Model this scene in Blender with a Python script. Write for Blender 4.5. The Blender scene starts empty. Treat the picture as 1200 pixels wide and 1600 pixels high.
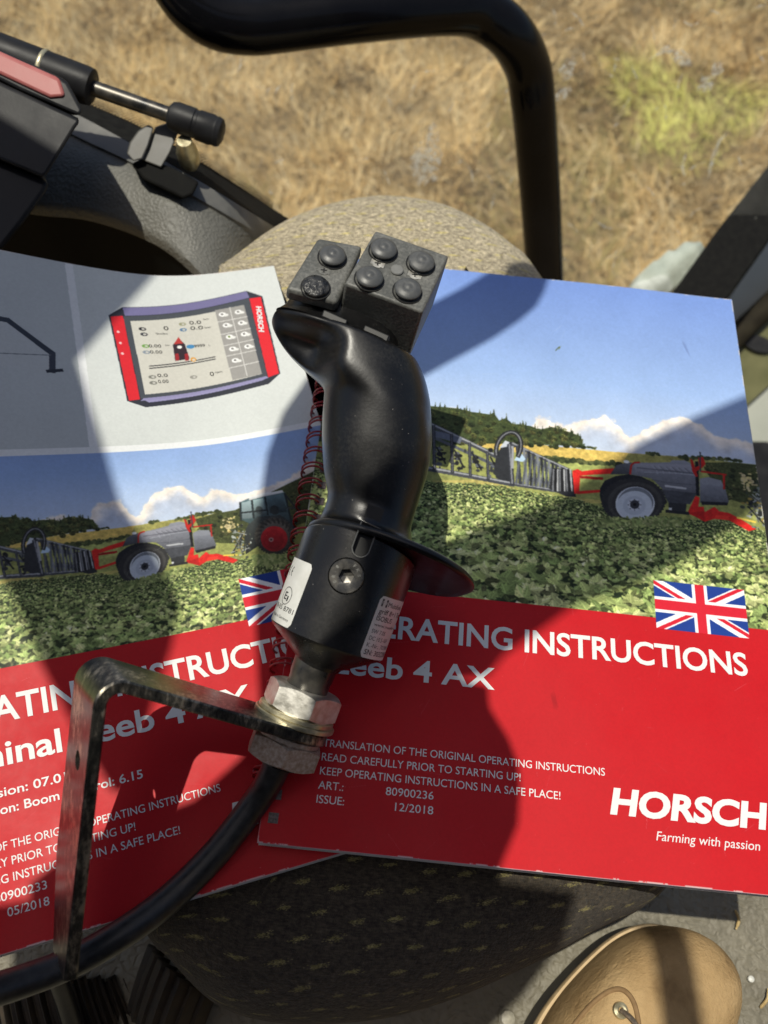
import bpy, bmesh, math, random
import numpy as np
from mathutils import Vector

random.seed(7)
rng = np.random.default_rng(11)
scene = bpy.context.scene
COL = scene.collection

# ------------------------------------------------------------------ camera
CR = np.array([[0.99447312, -0.10489179, -0.00457408],
               [0.09018349, 0.87570943, -0.47434158],
               [0.0537601, 0.47130745, 0.880329]])        # camera axes in the world
CAM = np.array([0.03259743, -0.03471968, 0.332028])
FPX = 1300.0
cd = bpy.data.cameras.new('camera')
cd.sensor_fit = 'VERTICAL'; cd.sensor_height = 24.0; cd.sensor_width = 18.0
cd.lens = FPX / 1600 * 24
cd.clip_start = 0.01; cd.clip_end = 200
cd.dof.use_dof = True; cd.dof.focus_distance = 0.335; cd.dof.aperture_fstop = 7.0
cam = bpy.data.objects.new('camera', cd); COL.objects.link(cam)
from mathutils import Matrix
m4 = Matrix.Identity(4)
for i in range(3):
    for j in range(3): m4[i][j] = float(CR[i, j])
    m4[i][3] = float(CAM[i])
cam.matrix_world = m4
scene.camera = cam

# ------------------------------------------------------------------ light
SUN = np.array([-0.21, 0.0, 1.0]); SUN = SUN / np.linalg.norm(SUN)    # towards the sun
w = bpy.data.worlds.new('World'); scene.world = w; w.use_nodes = True
nt = w.node_tree; nt.nodes.clear()
sky = nt.nodes.new('ShaderNodeTexSky'); sky.sky_type = 'NISHITA'; sky.sun_disc = False
sky.dust_density = 2.5; sky.sun_elevation = math.asin(SUN[2]); sky.sun_rotation = math.atan2(SUN[0], SUN[1])
bg = nt.nodes.new('ShaderNodeBackground'); bg.inputs[1].default_value = 0.072
wo = nt.nodes.new('ShaderNodeOutputWorld')
nt.links.new(sky.outputs[0], bg.inputs[0]); nt.links.new(bg.outputs[0], wo.inputs[0])
sd = bpy.data.lights.new('sun', 'SUN'); sd.energy = 3.3; sd.angle = math.radians(0.53); sd.color = (1.0, 0.955, 0.83)
so = bpy.data.objects.new('sun', sd); COL.objects.link(so)
so.location = (0, 0, 3)
so.rotation_euler = Vector((-SUN[0], -SUN[1], -SUN[2])).to_track_quat('-Z', 'Y').to_euler()
scene.view_settings.view_transform = 'Standard'; scene.view_settings.look = 'None'
scene.view_settings.exposure = 0.22; scene.view_settings.gamma = 1.0
scene.view_settings.use_curve_mapping = False
scene.render.engine = 'CYCLES'
scene.cycles.use_denoising = True
scene.cycles.max_bounces = 8; scene.cycles.transparent_max_bounces = 16

# ------------------------------------------------------------------ helpers
def ray(px, py):
    return CR @ np.array([(px - 600) / FPX, -(py - 800) / FPX, -1.0])
def at_z(px, py, z):                      # a point at height z
    d = ray(px, py); return CAM + d * ((z - CAM[2]) / d[2])
def at_d(px, py, depth):                  # a point at a distance along the view axis
    return CAM + ray(px, py) * depth
def nrm(v): v = np.asarray(v, float); return v / np.linalg.norm(v)
def smooth(a, b, x):
    t = np.clip((np.asarray(x, float) - a) / (b - a), 0, 1); return t * t * (3 - 2 * t)

class MB:
    def __init__(s): s.v = []; s.f = []; s.n = 0
    def add(s, v, f):
        v = np.asarray(v, float)
        s.v.append(v); s.f += [tuple(i + s.n for i in q) for q in f]; s.n += len(v); return s
    def grid(s, P, closed_u=False, closed_v=False, cap0=False, cap1=False):
        """P[i][j] rows of points; rows joined i to i+1; closed_v closes each row"""
        P = np.asarray(P, float); a, b = P.shape[:2]; f = []
        for i in range(a if closed_u else a - 1):
            for j in range(b if closed_v else b - 1):
                i2 = (i + 1) % a; j2 = (j + 1) % b
                f.append((i * b + j, i * b + j2, i2 * b + j2, i2 * b + j))
        if cap0: f.append(tuple(range(b))[::-1])
        if cap1: f.append(tuple((a - 1) * b + k for k in range(b)))
        return s.add(P.reshape(-1, 3), f)
    def lathe(s, prof, o, ax, seg=48, cap0=True, cap1=True, ex=None):
        ax = nrm(ax); t = np.array([1, 0, 0]) if abs(ax[0]) < .9 else np.array([0, 1, 0])
        if ex is not None: t = ex
        e1 = nrm(t - ax * (t @ ax)); e2 = np.cross(ax, e1)
        th = np.arange(seg) * 2 * np.pi / seg
        ring = np.cos(th)[:, None] * e1 + np.sin(th)[:, None] * e2
        P = [np.asarray(o) + ax * z + ring * max(r, 1e-6) for r, z in prof]
        return s.grid(P, closed_v=True, cap0=cap0, cap1=cap1)
    def tube(s, path, r, seg=20, caps=True):
        p = np.asarray(path, float); n = len(p); r = np.broadcast_to(np.asarray(r, float), (n,))
        T = np.gradient(p, axis=0); T /= np.linalg.norm(T, axis=1)[:, None]
        a = np.array([0, 0, 1.]) if abs(T[0][2]) < .9 else np.array([1., 0, 0])
        N = nrm(a - T[0] * (a @ T[0])); rows = []
        th = np.arange(seg) * 2 * np.pi / seg
        for i in range(n):
            N = nrm(N - T[i] * (N @ T[i])); B = np.cross(T[i], N)
            rows.append(p[i] + r[i] * (np.cos(th)[:, None] * N + np.sin(th)[:, None] * B))
        return s.grid(rows, closed_v=True, cap0=caps, cap1=caps)
    def prism(s, poly, d):
        """polygon of 3D points extruded by the vector d"""
        p = np.asarray(poly, float); n = len(p); d = np.asarray(d, float)
        f = [tuple(range(n))[::-1], tuple(range(n, 2 * n))] + [(i, (i + 1) % n, n + (i + 1) % n, n + i) for i in range(n)]
        return s.add(np.concatenate([p, p + d]), f)
    def box(s, c, ex, ey, ez):
        c, ex, ey, ez = [np.asarray(q, float) for q in (c, ex, ey, ez)]
        return s.prism([c - ex - ey - ez, c + ex - ey - ez, c + ex + ey - ez, c - ex + ey - ez], 2 * ez)
    def build(s, name, mat, parent=None, sharp=35, bevel=0, flip=False, uv=None):
        me = bpy.data.meshes.new(name)
        v = np.concatenate(s.v)
        if parent is not None: v = v - ROOT[parent.name]
        me.from_pydata(v.tolist(), [], s.f)
        bm = bmesh.new(); bm.from_mesh(me)
        bmesh.ops.recalc_face_normals(bm, faces=bm.faces); bm.to_mesh(me); bm.free()
        me.polygons.foreach_set('use_smooth', [True] * len(me.polygons))
        me.set_sharp_from_angle(angle=math.radians(sharp))
        if mat: me.materials.append(mat)
        o = bpy.data.objects.new(name, me); COL.objects.link(o)
        if parent is not None: o.parent = parent; ROOT[o.name] = ROOT[parent.name]
        else: ROOT[o.name] = np.zeros(3)
        if bevel:
            b = o.modifiers.new('bevel', 'BEVEL'); b.width = bevel; b.segments = 3; b.limit_method = 'ANGLE'; b.angle_limit = math.radians(40)
            b.harden_normals = False
        return o
ROOT = {}
def tag(o, label=None, cat=None, group=None, kind=None):
    if label: o['label'] = label
    if cat: o['category'] = cat
    if group: o['group'] = group
    if kind: o['kind'] = kind
    return o
def thing(name, loc, label, cat, group=None):
    o = bpy.data.objects.new(name, None); COL.objects.link(o)
    o.location = [float(q) for q in loc]; o.empty_display_size = .02
    ROOT[o.name] = np.asarray(loc, float)
    return tag(o, label, cat, group)
def spline(pts, n=12, closed=False):
    p = np.asarray(pts, float); m = len(p); out = []
    rngi = range(m if closed else m - 1)
    for i in rngi:
        if closed: a, b, c, d = p[(i - 1) % m], p[i], p[(i + 1) % m], p[(i + 2) % m]
        else: a, b, c, d = p[max(i - 1, 0)], p[i], p[i + 1], p[min(i + 2, m - 1)]
        for t in np.arange(n) / n:
            out.append(.5 * ((2 * b) + (c - a) * t + (2 * a - 5 * b + 4 * c - d) * t * t + (3 * b - a - 3 * c + d) * t ** 3))
    if not closed: out.append(p[-1])
    return np.array(out)
def cut(o, cutters):
    for c in cutters:
        md = o.modifiers.new('cut', 'BOOLEAN'); md.object = c; md.operation = 'DIFFERENCE'; md.solver = 'EXACT'
    bpy.context.view_layer.update()
    dg = bpy.context.evaluated_depsgraph_get()
    me = bpy.data.meshes.new_from_object(o.evaluated_get(dg))
    o.modifiers.clear(); old = o.data; o.data = me; me.name = old.name
    me.polygons.foreach_set('use_smooth', [True] * len(me.polygons)); me.set_sharp_from_angle(angle=math.radians(30))
    for c in cutters: bpy.data.objects.remove(c)

# ------------------------------------------------------------------ materials
def lin(c): 
    c = np.asarray(c, float) / 255
    return tuple(np.where(c <= .04045, c / 12.92, ((c + .055) / 1.055) ** 2.4)) + (1.0,)
def mat(name, col, rough=.5, metal=0., spec=.5, coat=0.):
    m = bpy.data.materials.new(name); m.use_nodes = True
    b = m.node_tree.nodes['Principled BSDF']
    b.inputs['Base Color'].default_value = tuple(col)[:3] + (1,)
    b.inputs['Roughness'].default_value = rough; b.inputs['Metallic'].default_value = metal
    b.inputs['Specular IOR Level'].default_value = spec; b.inputs['Coat Weight'].default_value = coat
    b.inputs['Coat Roughness'].default_value = .12
    return m, m.node_tree, b
def N(t, kind, **kw):
    n = t.nodes.new(kind)
    for k, v in kw.items():
        if k in n.inputs: n.inputs[k].default_value = v
        else: setattr(n, k, v)
    return n
def coords(t, scale=(1, 1, 1), out='Object', rot=(0, 0, 0)):
    c = t.nodes.new('ShaderNodeTexCoord'); mp = t.nodes.new('ShaderNodeMapping')
    mp.inputs['Scale'].default_value = scale; mp.inputs['Rotation'].default_value = rot
    t.links.new(c.outputs[out], mp.inputs[0]); return mp.outputs[0]
def ramp(t, src, stops):
    r = t.nodes.new('ShaderNodeValToRGB'); e = r.color_ramp.elements
    while len(e) < len(stops): e.new(.5)
    for k, (p, c) in zip(e, stops): k.position = p; k.color = tuple(c)[:3] + (1,)
    t.links.new(src, r.inputs[0]); return r.outputs[0]
def noise(t, vec, scale, detail=5, rough=.55, out=0):
    n = N(t, 'ShaderNodeTexNoise', Scale=scale, Detail=detail, Roughness=rough); t.links.new(vec, n.inputs['Vector']); return n.outputs[out]
def bump(t, b, h, strength, dist):
    n = N(t, 'ShaderNodeBump', Strength=strength, Distance=dist); t.links.new(h, n.inputs['Height'])
    t.links.new(n.outputs[0], b.inputs['Normal'])
def noisy(name, c0, c1, scale=200, rough=(.4, .6), metal=0., bumps=.0, bscale=600, dist=.0003, lo=.35, hi=.7, spec=.5, coat=0., stretch=(1, 1, 1)):
    m, t, b = mat(name, c0, rough[0], metal, spec, coat)
    v = coords(t, stretch); n = noise(t, v, scale)
    t.links.new(ramp(t, n, [(lo, c0), (hi, c1)]), b.inputs['Base Color'])
    t.links.new(ramp(t, n, [(lo, (rough[0],) * 3), (hi, (rough[1],) * 3)]), b.inputs['Roughness'])
    if bumps: bump(t, b, noise(t, v, bscale, 3), bumps, dist)
    return m

M = {}
# satin black plastic with a film of pale dust
def dusty(name, base, dust, rough, lo=.5, hi=.8, speck=True, bumps=.15):
    m, t, b = mat(name, base, rough)
    v = coords(t); big = noise(t, v, 55, 6, .6); fine = noise(t, v, 900, 3)
    mx = N(t, 'ShaderNodeMath', operation='MULTIPLY'); t.links.new(big, mx.inputs[0]); t.links.new(fine, mx.inputs[1])
    c = ramp(t, mx.outputs[0], [(lo * lo, base), (hi * hi, dust)])
    if speck:
        vo = N(t, 'ShaderNodeTexVoronoi', Scale=420.); t.links.new(v, vo.inputs['Vector'])
        r = ramp(t, vo.outputs['Distance'], [(.05, (1, 1, 1)), (.09, (0, 0, 0))])
        gate = ramp(t, noise(t, v, 330, 1), [(.52, (0, 0, 0)), (.58, (.6, .6, .6))])
        k = N(t, 'ShaderNodeMath', operation='MULTIPLY'); t.links.new(r, k.inputs[0]); t.links.new(gate, k.inputs[1])
        mix = N(t, 'ShaderNodeMix', data_type='RGBA'); t.links.new(k.outputs[0], mix.inputs[0]); t.links.new(c, mix.inputs[6])
        mix.inputs[7].default_value = (.35, .33, .3, 1); c = mix.outputs[2]
    t.links.new(c, b.inputs['Base Color'])
    t.links.new(ramp(t, big, [(.35, (rough * .85,) * 3), (.7, (min(1, rough * 1.35),) * 3)]), b.inputs['Roughness'])
    if bumps: bump(t, b, fine, bumps, .0002)
    return m
M['grip'] = dusty('grip_rubber', (.005, .005, .0053), (.028, .027, .025), .33)
M['housing'] = dusty('housing_plastic', (.075, .077, .071), (.21, .207, .19), .5, .42, .70, bumps=.5)
M['button'] = dusty('button_rubber', (.07, .072, .072), (.13, .13, .128), .40, .5, .8, speck=False)
M['worn_button'] = noisy('worn_button_rubber', (.006, .006, .006), (.05, .05, .05), 400, (.25, .5), bumps=.9, bscale=500, dist=.001)
M['collar'] = dusty('anodised_black', (.010, .0096, .0092), (.034, .029, .023), .27)
M['steel_black'] = noisy('black_steel', (.05, .05, .05), (.16, .145, .12), 120, (.25, .45), .7, lo=.4, hi=.75, stretch=(1, 1, 1))
M['zinc'] = noisy('zinc_plate', (.42, .40, .34), (.66, .64, .58), 260, (.32, .5), .7, bumps=.2, bscale=900, lo=.35, hi=.65)
M['brass_zinc'] = noisy('yellow_zinc', (.45, .40, .25), (.68, .62, .42), 260, (.28, .48), .75, bumps=.2, bscale=900)
M['rust_zinc'] = noisy('stained_zinc', (.30, .22, .16), (.52, .45, .38), 700, (.4, .6), .45, bumps=.3, bscale=900)
M['slot'] = mat('slot_black', (.004, .004, .004), .5)[0]
M['cable'] = noisy('cable_sheath', (.010, .010, .011), (.03, .03, .03), 300, (.33, .5), bumps=.15, bscale=900)
M['label'] = noisy('label_paper', (.60, .60, .55), (.70, .70, .66), 180, (.35, .5))
M['ink'] = mat('black_ink', (.015, .015, .017), .6)[0]
M['grey_ink'] = mat('grey_ink', (.10, .10, .11), .6)[0]
M['engraved'] = mat('engraved_steel', (.16, .16, .15), .5, .6)[0]
M['white_ink'] = mat('white_ink', (.74, .74, .73), .45, spec=.12)[0]
M['paper'] = noisy('page_block_paper', (.50, .48, .46), (.66, .64, .60), 60, (.7, .9), bumps=.8, bscale=25, dist=.0006, stretch=(1, 1, 60))
M['coil'] = noisy('red_coated_wire', (.26, .012, .016), (.38, .03, .03), 200, (.25, .36))

# bracket: worn black plate, scratched along its length
m, t, b = mat('worn_black_plate', (.05, .05, .05), .35, .85)
v = coords(t); vs = coords(t, (1, .3, .45))
sc = noise(t, vs, 700, 4, .7); bl = noise(t, v, 60, 4)
mx = N(t, 'ShaderNodeMath', operation='MULTIPLY'); t.links.new(sc, mx.inputs[0]); t.links.new(bl, mx.inputs[1])
t.links.new(ramp(t, mx.outputs[0], [(.16, (.035, .035, .034)), (.27, (.12, .112, .095)), (.37, (.46, .40, .31))]), b.inputs['Base Color'])
t.links.new(ramp(t, bl, [(.3, (.26,) * 3), (.7, (.42,) * 3)]), b.inputs['Roughness'])
bump(t, b, sc, .12, .0002)
M['plate'] = m

# ------------------------------------------------------------------ picture painting in memory
def value_noise(h, w_, cell, rg):
    gh, gw = int(h / cell) + 3, int(w_ / cell) + 3
    g = rg.random((gh, gw)); y = np.arange(h) / cell; x = np.arange(w_) / cell
    yi = y.astype(int); xi = x.astype(int); fy = y - yi; fx = x - xi
    fy = (fy * fy * (3 - 2 * fy))[:, None]; fx = (fx * fx * (3 - 2 * fx))[None]
    a = g[yi][:, xi]; b_ = g[yi][:, xi + 1]; c = g[yi + 1][:, xi]; d = g[yi + 1][:, xi + 1]
    return (a * (1 - fx) + b_ * fx) * (1 - fy) + (c * (1 - fx) + d * fx) * fy
def fbm(h, w_, cell, octs, rg, gain=.5):
    o = np.zeros((h, w_)); a = 1; s = 0
    for k in range(octs):
        o += a * value_noise(h, w_, max(cell / 2 ** k, 1.01), rg); s += a; a *= gain
    return o / s
class Canvas:
    """u to the right, v upwards, in millimetres; K pixels per millimetre"""
    def __init__(s, W, H, K, col):
        s.K = K; s.w = int(W * K); s.h = int(H * K)
        s.a = np.ones((s.h, s.w, 3)) * (np.asarray(col) / 255.)
    def mask(s, pts):
        p = np.asarray(pts, float) * s.K
        x0 = max(int(p[:, 0].min()), 0); x1 = min(int(p[:, 0].max()) + 2, s.w)
        y0 = max(int(p[:, 1].min()), 0); y1 = min(int(p[:, 1].max()) + 2, s.h)
        if x1 <= x0 or y1 <= y0: return None
        X = np.arange(x0, x1) + .5; Y = np.arange(y0, y1) + .5
        q = np.concatenate([p[1:], p[:1]])
        if len(Y) * len(X) * len(p) < 60000:
            ay, by = p[:, 1], q[:, 1]; cond = (ay[None] <= Y[:, None]) != (by[None] <= Y[:, None])
            dy = np.where(by == ay, 1., by - ay)
            xc = np.where(cond, p[:, 0] + (Y[:, None] - ay) * (q[:, 0] - p[:, 0]) / dy, -1e9)
            return (slice(y0, y1), slice(x0, x1)), ((X[None, :, None] < xc[:, None, :]).sum(-1) & 1).astype(bool)
        cnt = np.zeros((len(Y), len(X)), int)
        for (ax, ay), (bx, by) in zip(p, q):
            if ay == by: continue
            sel = (ay <= Y) != (by <= Y)
            if not sel.any(): continue
            xc = ax + (Y[sel] - ay) * (bx - ax) / (by - ay)
            cnt[sel] += (X[None] < xc[:, None])
        return (slice(y0, y1), slice(x0, x1)), (cnt % 2 == 1)
    def poly(s, pts, col, alpha=1., tex=None):
        r = s.mask(pts)
        if r is None: return
        sl, mk = r; reg = s.a[sl]; c = np.asarray(col, float) / 255.
        if tex is not None: c = c * tex[sl][..., None]
        c = np.broadcast_to(c, reg.shape)
        reg[mk] = reg[mk] * (1 - alpha) + c[mk] * alpha
    def grad(s, pts, col, top=1.2, bot=.75, tex=None):
        """filled shape, lighter above and darker below as photographed"""
        r = s.mask(pts)
        if r is None: return
        sl, mk = r; reg = s.a[sl]; n = reg.shape[0]; p = np.asarray(pts, float)[:, 1] * s.K
        t_ = np.clip((np.arange(sl[0].start, sl[0].stop) - p.min()) / max(p.max() - p.min(), 1), 0, 1)[:, None, None]
        c = (np.asarray(col, float) / 255.) * (bot + (top - bot) * t_)
        if tex is not None: c = c * tex[sl][..., None]
        c = np.broadcast_to(np.clip(c, 0, 1), reg.shape); reg[mk] = c[mk]
    def line(s, pts, wd, col, alpha=1.):
        p = [np.asarray(q, float) for q in pts]
        for a_, b_ in zip(p[:-1], p[1:]):
            d = b_ - a_; L = np.hypot(*d)
            if L == 0: continue
            n = np.array([-d[1], d[0]]) / L * wd / 2; e = d / L * wd * .3
            s.poly([a_ - n - e, b_ - n + e, b_ + n + e, a_ + n - e], col, alpha)
    def disc(s, c, rx, ry, col, rot=0., alpha=1., n=40):
        th = np.arange(n) * 2 * np.pi / n
        x = rx * np.cos(th); y = ry * np.sin(th)
        s.poly(np.stack([c[0] + x * np.cos(rot) - y * np.sin(rot), c[1] + x * np.sin(rot) + y * np.cos(rot)], 1), col, alpha)
    def image(s, name):
        im = bpy.data.images.new(name, s.w, s.h)
        px = np.ones((s.h, s.w, 4), np.float32); px[..., :3] = np.clip(s.a, 0, 1)
        im.pixels.foreach_set(px.ravel()); im.update(); im.pack(); return im

PW, PH = 210., 297.
TH = 0.369; LO = np.array([-.12766, -.06137]); LZ = -.008
def R2(px, py):                                    # picture point on the front manual, mm
    p = at_z(px, py, 0.); return np.array([p[0] * 1000, p[1] * 1000])
def lift2(u, v):                                   # the second manual curls up towards its far corner
    e = 150 - u
    return .58 * (e + math.sqrt(e * e + 900)) / 2 * (min(max(v, 0), 320) / PH) ** 1.3 / 1000
def L2(px, py):                                    # picture point on the curled second manual, mm
    z = LZ; c, s_ = math.cos(TH), math.sin(TH)
    for it in range(14):
        p = at_z(px, py, z)[:2] - LO
        u, v = (p[0] * c + p[1] * s_) * 1000, (-p[0] * s_ + p[1] * c) * 1000
        z = .4 * z + .6 * (LZ + lift2(min(max(u, -60), 260), v))
    return np.array([u, v])

def paint_scene(cv, mp, v0, v1, seed):
    """the farm photograph printed on both covers; mp maps reference mm to canvas mm; the strip v0..v1 is painted"""
    rg = np.random.default_rng(seed); K = cv.K
    c1 = lambda x, y: mp(R2(640 + x / 4.2857, 600 + y / 4.2857))
    c2 = lambda x, y: mp(R2(860 + x / 3.529, 680 + y / 3.529))
    cl = lambda x, y: L2(120 + x / 3.333, 740 + y / 3.333)       # tractor, known from the left cover
    tr = lambda x, y: mp((cl(x, y) - np.array([117.9, 133.7])) / .7 + np.array([149.8, 162.4]))
    P1 = lambda l: [c1(*q) for q in l]
    P2 = lambda l: [c2(*q) for q in l]
    PT = lambda l: [tr(*q) for q in l]
    s = np.linalg.norm(mp(np.array([1., 0])) - mp(np.array([0., 0])))
    h0 = mp(np.array([100., 188.]))[1]
    rows = slice(int(v0 * K), int(v1 * K)); vv = (np.arange(cv.h)[rows] / K - h0) / s
    tt = np.clip(vv / 105, 0, 1)[:, None, None]
    lowc = np.array([192, 205, 224.]) / 255; topc = np.array([116, 144, 204.]) / 255; midc = np.array([148, 174, 216.]) / 255
    sky_ = np.where(tt < .4, lowc + (midc - lowc) * tt / .4, midc + (topc - midc) * (tt - .4) / .6)
    big = fbm(cv.h, cv.w, 120 * s, 4, rg)[rows]
    cv.a[rows] = sky_ * (1 + .05 * (big[..., None] - .5))
    # clouds
    n1 = fbm(cv.h, cv.w, 70 * s, 6, rg, .55)
    top = [(560, 690), (640, 668), (700, 640), (745, 650), (800, 665), (842, 655), (870, 664), (900, 668), (925, 652), (945, 648), (962, 660), (985, 686),
           (1000, 678), (1022, 664), (1050, 654), (1078, 655), (1100, 668), (1118, 676), (1150, 674), (1178, 690), (1230, 700), (1300, 690), (1420, 660), (1500, 700)]
    tm = np.array([mp(R2(*q)) for q in top]); uu = np.arange(cv.w) / K
    edge = np.interp(uu, tm[:, 0], tm[:, 1])
    V = (np.arange(cv.h) / K)[:, None]
    e2 = edge[None] + (n1 - .5) * 16 * s
    dep = (e2 - V) / s
    al = smooth(-.4, 1.6, dep) * (1 - .75 * smooth(6, 20, dep)) * (V > h0 - 12 * s)
    n2 = fbm(cv.h, cv.w, 24 * s, 5, rg)
    cc = np.array([240, 228, 214]) / 255 * (1 - smooth(2, 12, dep))[..., None] + np.array([186, 192, 206]) / 255 * smooth(2, 12, dep)[..., None]
    cc = cc * (.86 + .28 * n2[..., None])
    al = al * .93; al[:rows.start] = 0; al[rows.stop:] = 0
    cv.a = cv.a * (1 - al[..., None]) + cc * al[..., None]
    tex = .7 + .6 * fbm(cv.h, cv.w, 9 * s, 5, rg, .7); tex2 = .5 + 1.0 * fbm(cv.h, cv.w, 5 * s, 4, rg, .8)
    # fields and hill
    base = [c1(-900, 330), c1(150, 385), c1(600, 400), c1(900, 408), c2(0, 58), c2(430, 98), c2(760, 122), c2(1150, 165), c2(1700, 130), c2(2500, 60), c2(2500, 900), c2(1200, 900), c1(-900, 1500)]
    cv.poly(base, (142, 146, 84), tex=tex)
    cv.poly([c1(450, 398), c1(900, 406), c2(0, 58), c2(430, 98), c2(760, 124), c2(760, 170), c2(300, 150), c2(0, 118), c1(860, 478), c1(450, 420)], (206, 178, 96), tex=tex)
    cv.poly([c2(430, 100), c2(760, 124), c2(1150, 166), c2(1500, 150), c2(1500, 260), c2(700, 190), c2(400, 150)], (150, 146, 84), tex=tex)
    cv.poly([c1(880, 500), c1(1200, 535), c2(0, 130), c2(300, 165), c2(300, 260), c2(0, 260), c1(880, 640)], (158, 166, 96), tex=tex)
    def bushes(path, n, r0, r1, cols):
        path = np.asarray(path); d = np.r_[0, np.cumsum(np.hypot(*np.diff(path, axis=0).T))]
        for k in range(n):
            q = rg.random() * d[-1]; c = np.array([np.interp(q, d, path[:, 0]), np.interp(q, d, path[:, 1])])
            r = rg.uniform(r0, r1) * s
            cv.disc(c + rg.normal(0, r * .4, 2), r, r * rg.uniform(.6, 1), cols[rg.integers(len(cols))], n=9)
    dk = [(58, 66, 40), (74, 82, 48), (46, 54, 34), (92, 96, 58)]
    bushes([c1(870, 488), c1(1000, 495), c1(1200, 522)], 90, .5, 1.2, dk)
    bushes([c2(0, 130), c2(200, 150), c2(390, 160)], 110, .5, 1.5, dk)
    bushes([c2(535, 102), c2(600, 104)], 26, .5, 1.1, dk)
    bushes([c2(720, 122), c2(860, 128), c2(950, 130), c2(1050, 148)], 80, .5, 1.4, dk)
    bushes([c2(200, 66), c2(255, 72)], 20, .3, .8, dk)
    # forest: crowns along and below its outline
    fo = [(-700, 60), (-300, 90), (0, 120), (150, 150), (320, 165), (420, 190), (540, 205), (562, 192), (600, 245), (645, 228), (690, 268), (740, 268), (820, 282), (870, 305), (950, 285), (1030, 305), (1140, 345), (1165, 415)]
    lo = [(1165, 415), (900, 405), (600, 400), (480, 402), (150, 420), (-700, 380)]
    fp = P1(fo + lo); cv.poly(fp, (62, 72, 42), tex=tex2)
    ft = np.array(P1(fo)); fl = np.array(P1(lo[::-1]))
    def crown(u, v_, r, col):
        cv.disc((u, v_ - r * .5), r * .95, r * .8, np.asarray(col) * .45, n=9)
        for j in range(19):
            a_ = rg.uniform(0, 2 * math.pi); q = r * math.sqrt(rg.random()); du, dv = q * math.cos(a_), q * math.sin(a_)
            lt_ = .62 + .40 * np.clip((dv + .35 * du) / r * .6 + .5, 0, 1) + rg.normal(0, .07)
            cv.disc((u + du, v_ + dv), r * rg.uniform(.14, .30), r * rg.uniform(.12, .24), np.asarray(col) * lt_, n=7)
    tl_ = []
    for k in range(210):
        u = rg.uniform(max(ft[0, 0], -4), min(ft[-1, 0], cv.w / K + 3)); a_ = np.interp(u, ft[:, 0], ft[:, 1]); b_ = np.interp(u, fl[:, 0], fl[:, 1])
        tl_.append((a_ + (b_ - a_) * rg.random() ** .9, u))
    for v_, u in sorted(tl_, reverse=True):
        crown(u, v_ - .4 * s, rg.uniform(.9, 1.9) * s, [(78, 90, 50), (100, 106, 58), (64, 78, 46), (116, 116, 66), (88, 96, 52)][rg.integers(5)])
    for k in range(46):
        u = rg.uniform(ft[3, 0], ft[-1, 0]); a_ = np.interp(u, ft[:, 0], ft[:, 1]); hh = rg.uniform(2., 5.) * s; ww_ = rg.uniform(.5, 1.) * s
        c = np.array([[44, 52, 32], [58, 66, 40], [74, 80, 46]][k % 3])
        for j in range(5):
            f_ = j / 5; yb = a_ - hh * .5 + hh * .9 * f_; cv.poly([(u - ww_ * (1 - f_), yb), (u + ww_ * (1 - f_), yb), (u, yb + hh * .42)], c * rg.uniform(.85, 1.1))
    # woods at the right with a pale quarry face
    wr = P2([(850, 152), (1000, 150), (1140, 165), (1400, 120), (1800, 60), (1900, 400), (1200, 420), (960, 345), (880, 240)])
    cv.poly(wr, (66, 72, 42), tex=tex2)
    for k in range(70):
        q = c2(rg.uniform(860, 1700), 165 + 185 * k / 70); crown(q[0], q[1], rg.uniform(.8, 1.8) * s, [(70, 80, 46), (100, 104, 60), (118, 120, 74), (62, 74, 44)][rg.integers(4)])
    for k in range(40):
        cv.disc(c2(rg.normal(1085, 26), rg.normal(255, 26)), rg.uniform(.4, 1.1) * s, rg.uniform(.4, 1.) * s, [(196, 182, 140), (172, 158, 116), (206, 190, 130)][k % 3], n=7)
    # crop field: leaves, far and small to near and large
    gl = np.array([c1(-900, 420), c1(-300, 560), c1(150, 655), c1(500, 668), c1(900, 730), c2(140, 345), c2(400, 440), c2(700, 465), c2(1000, 470), c2(1300, 560), c2(1800, 520), c2(2500, 500)])
    cv.poly([*gl, (600, v0 - 5), (-300, v0 - 5)], (112, 126, 66), tex=tex)
    cv.poly(P1([(150, 650), (480, 640), (800, 720), (1200, 770), (1400, 790), (1200, 800), (800, 765), (400, 730), (150, 700)]), (176, 164, 96), tex=tex)
    pal = np.array([[164, 178, 102], [134, 156, 84], [186, 194, 120], [108, 132, 68], [86, 110, 56], [70, 92, 48], [152, 172, 102], [200, 206, 138], [44, 60, 34], [30, 42, 28]])
    top_v = np.interp(np.arange(0, cv.w) / K, gl[:, 0], gl[:, 1])
    plants = []
    v_ = top_v.max()
    u_max = cv.w / K
    D = 0.3
    while True:
        r = (.8 + D * .062 + .0006 * D * D)
        vrow = -D
        for u in np.arange(-r * s * 2, u_max + r * s * 2, r * s * (1.35 if D > 10 else 1.7)):
            uu_ = u + rg.normal(0, .45) * r * s
            vt = top_v[min(max(int(uu_ * K), 0), cv.w - 1)]
            y_ = vt - (D + rg.normal(0, .3) * r) * s
            if y_ > v0 - 9 * s: plants.append((D, uu_, y_, r * s * rg.uniform(.8, 1.25)))
        D += r * .46
        if D > 95: break
    pal = np.array([[182, 193, 122], [158, 174, 106], [198, 204, 138], [136, 154, 92], [168, 181, 110], [116, 134, 78]])
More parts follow.
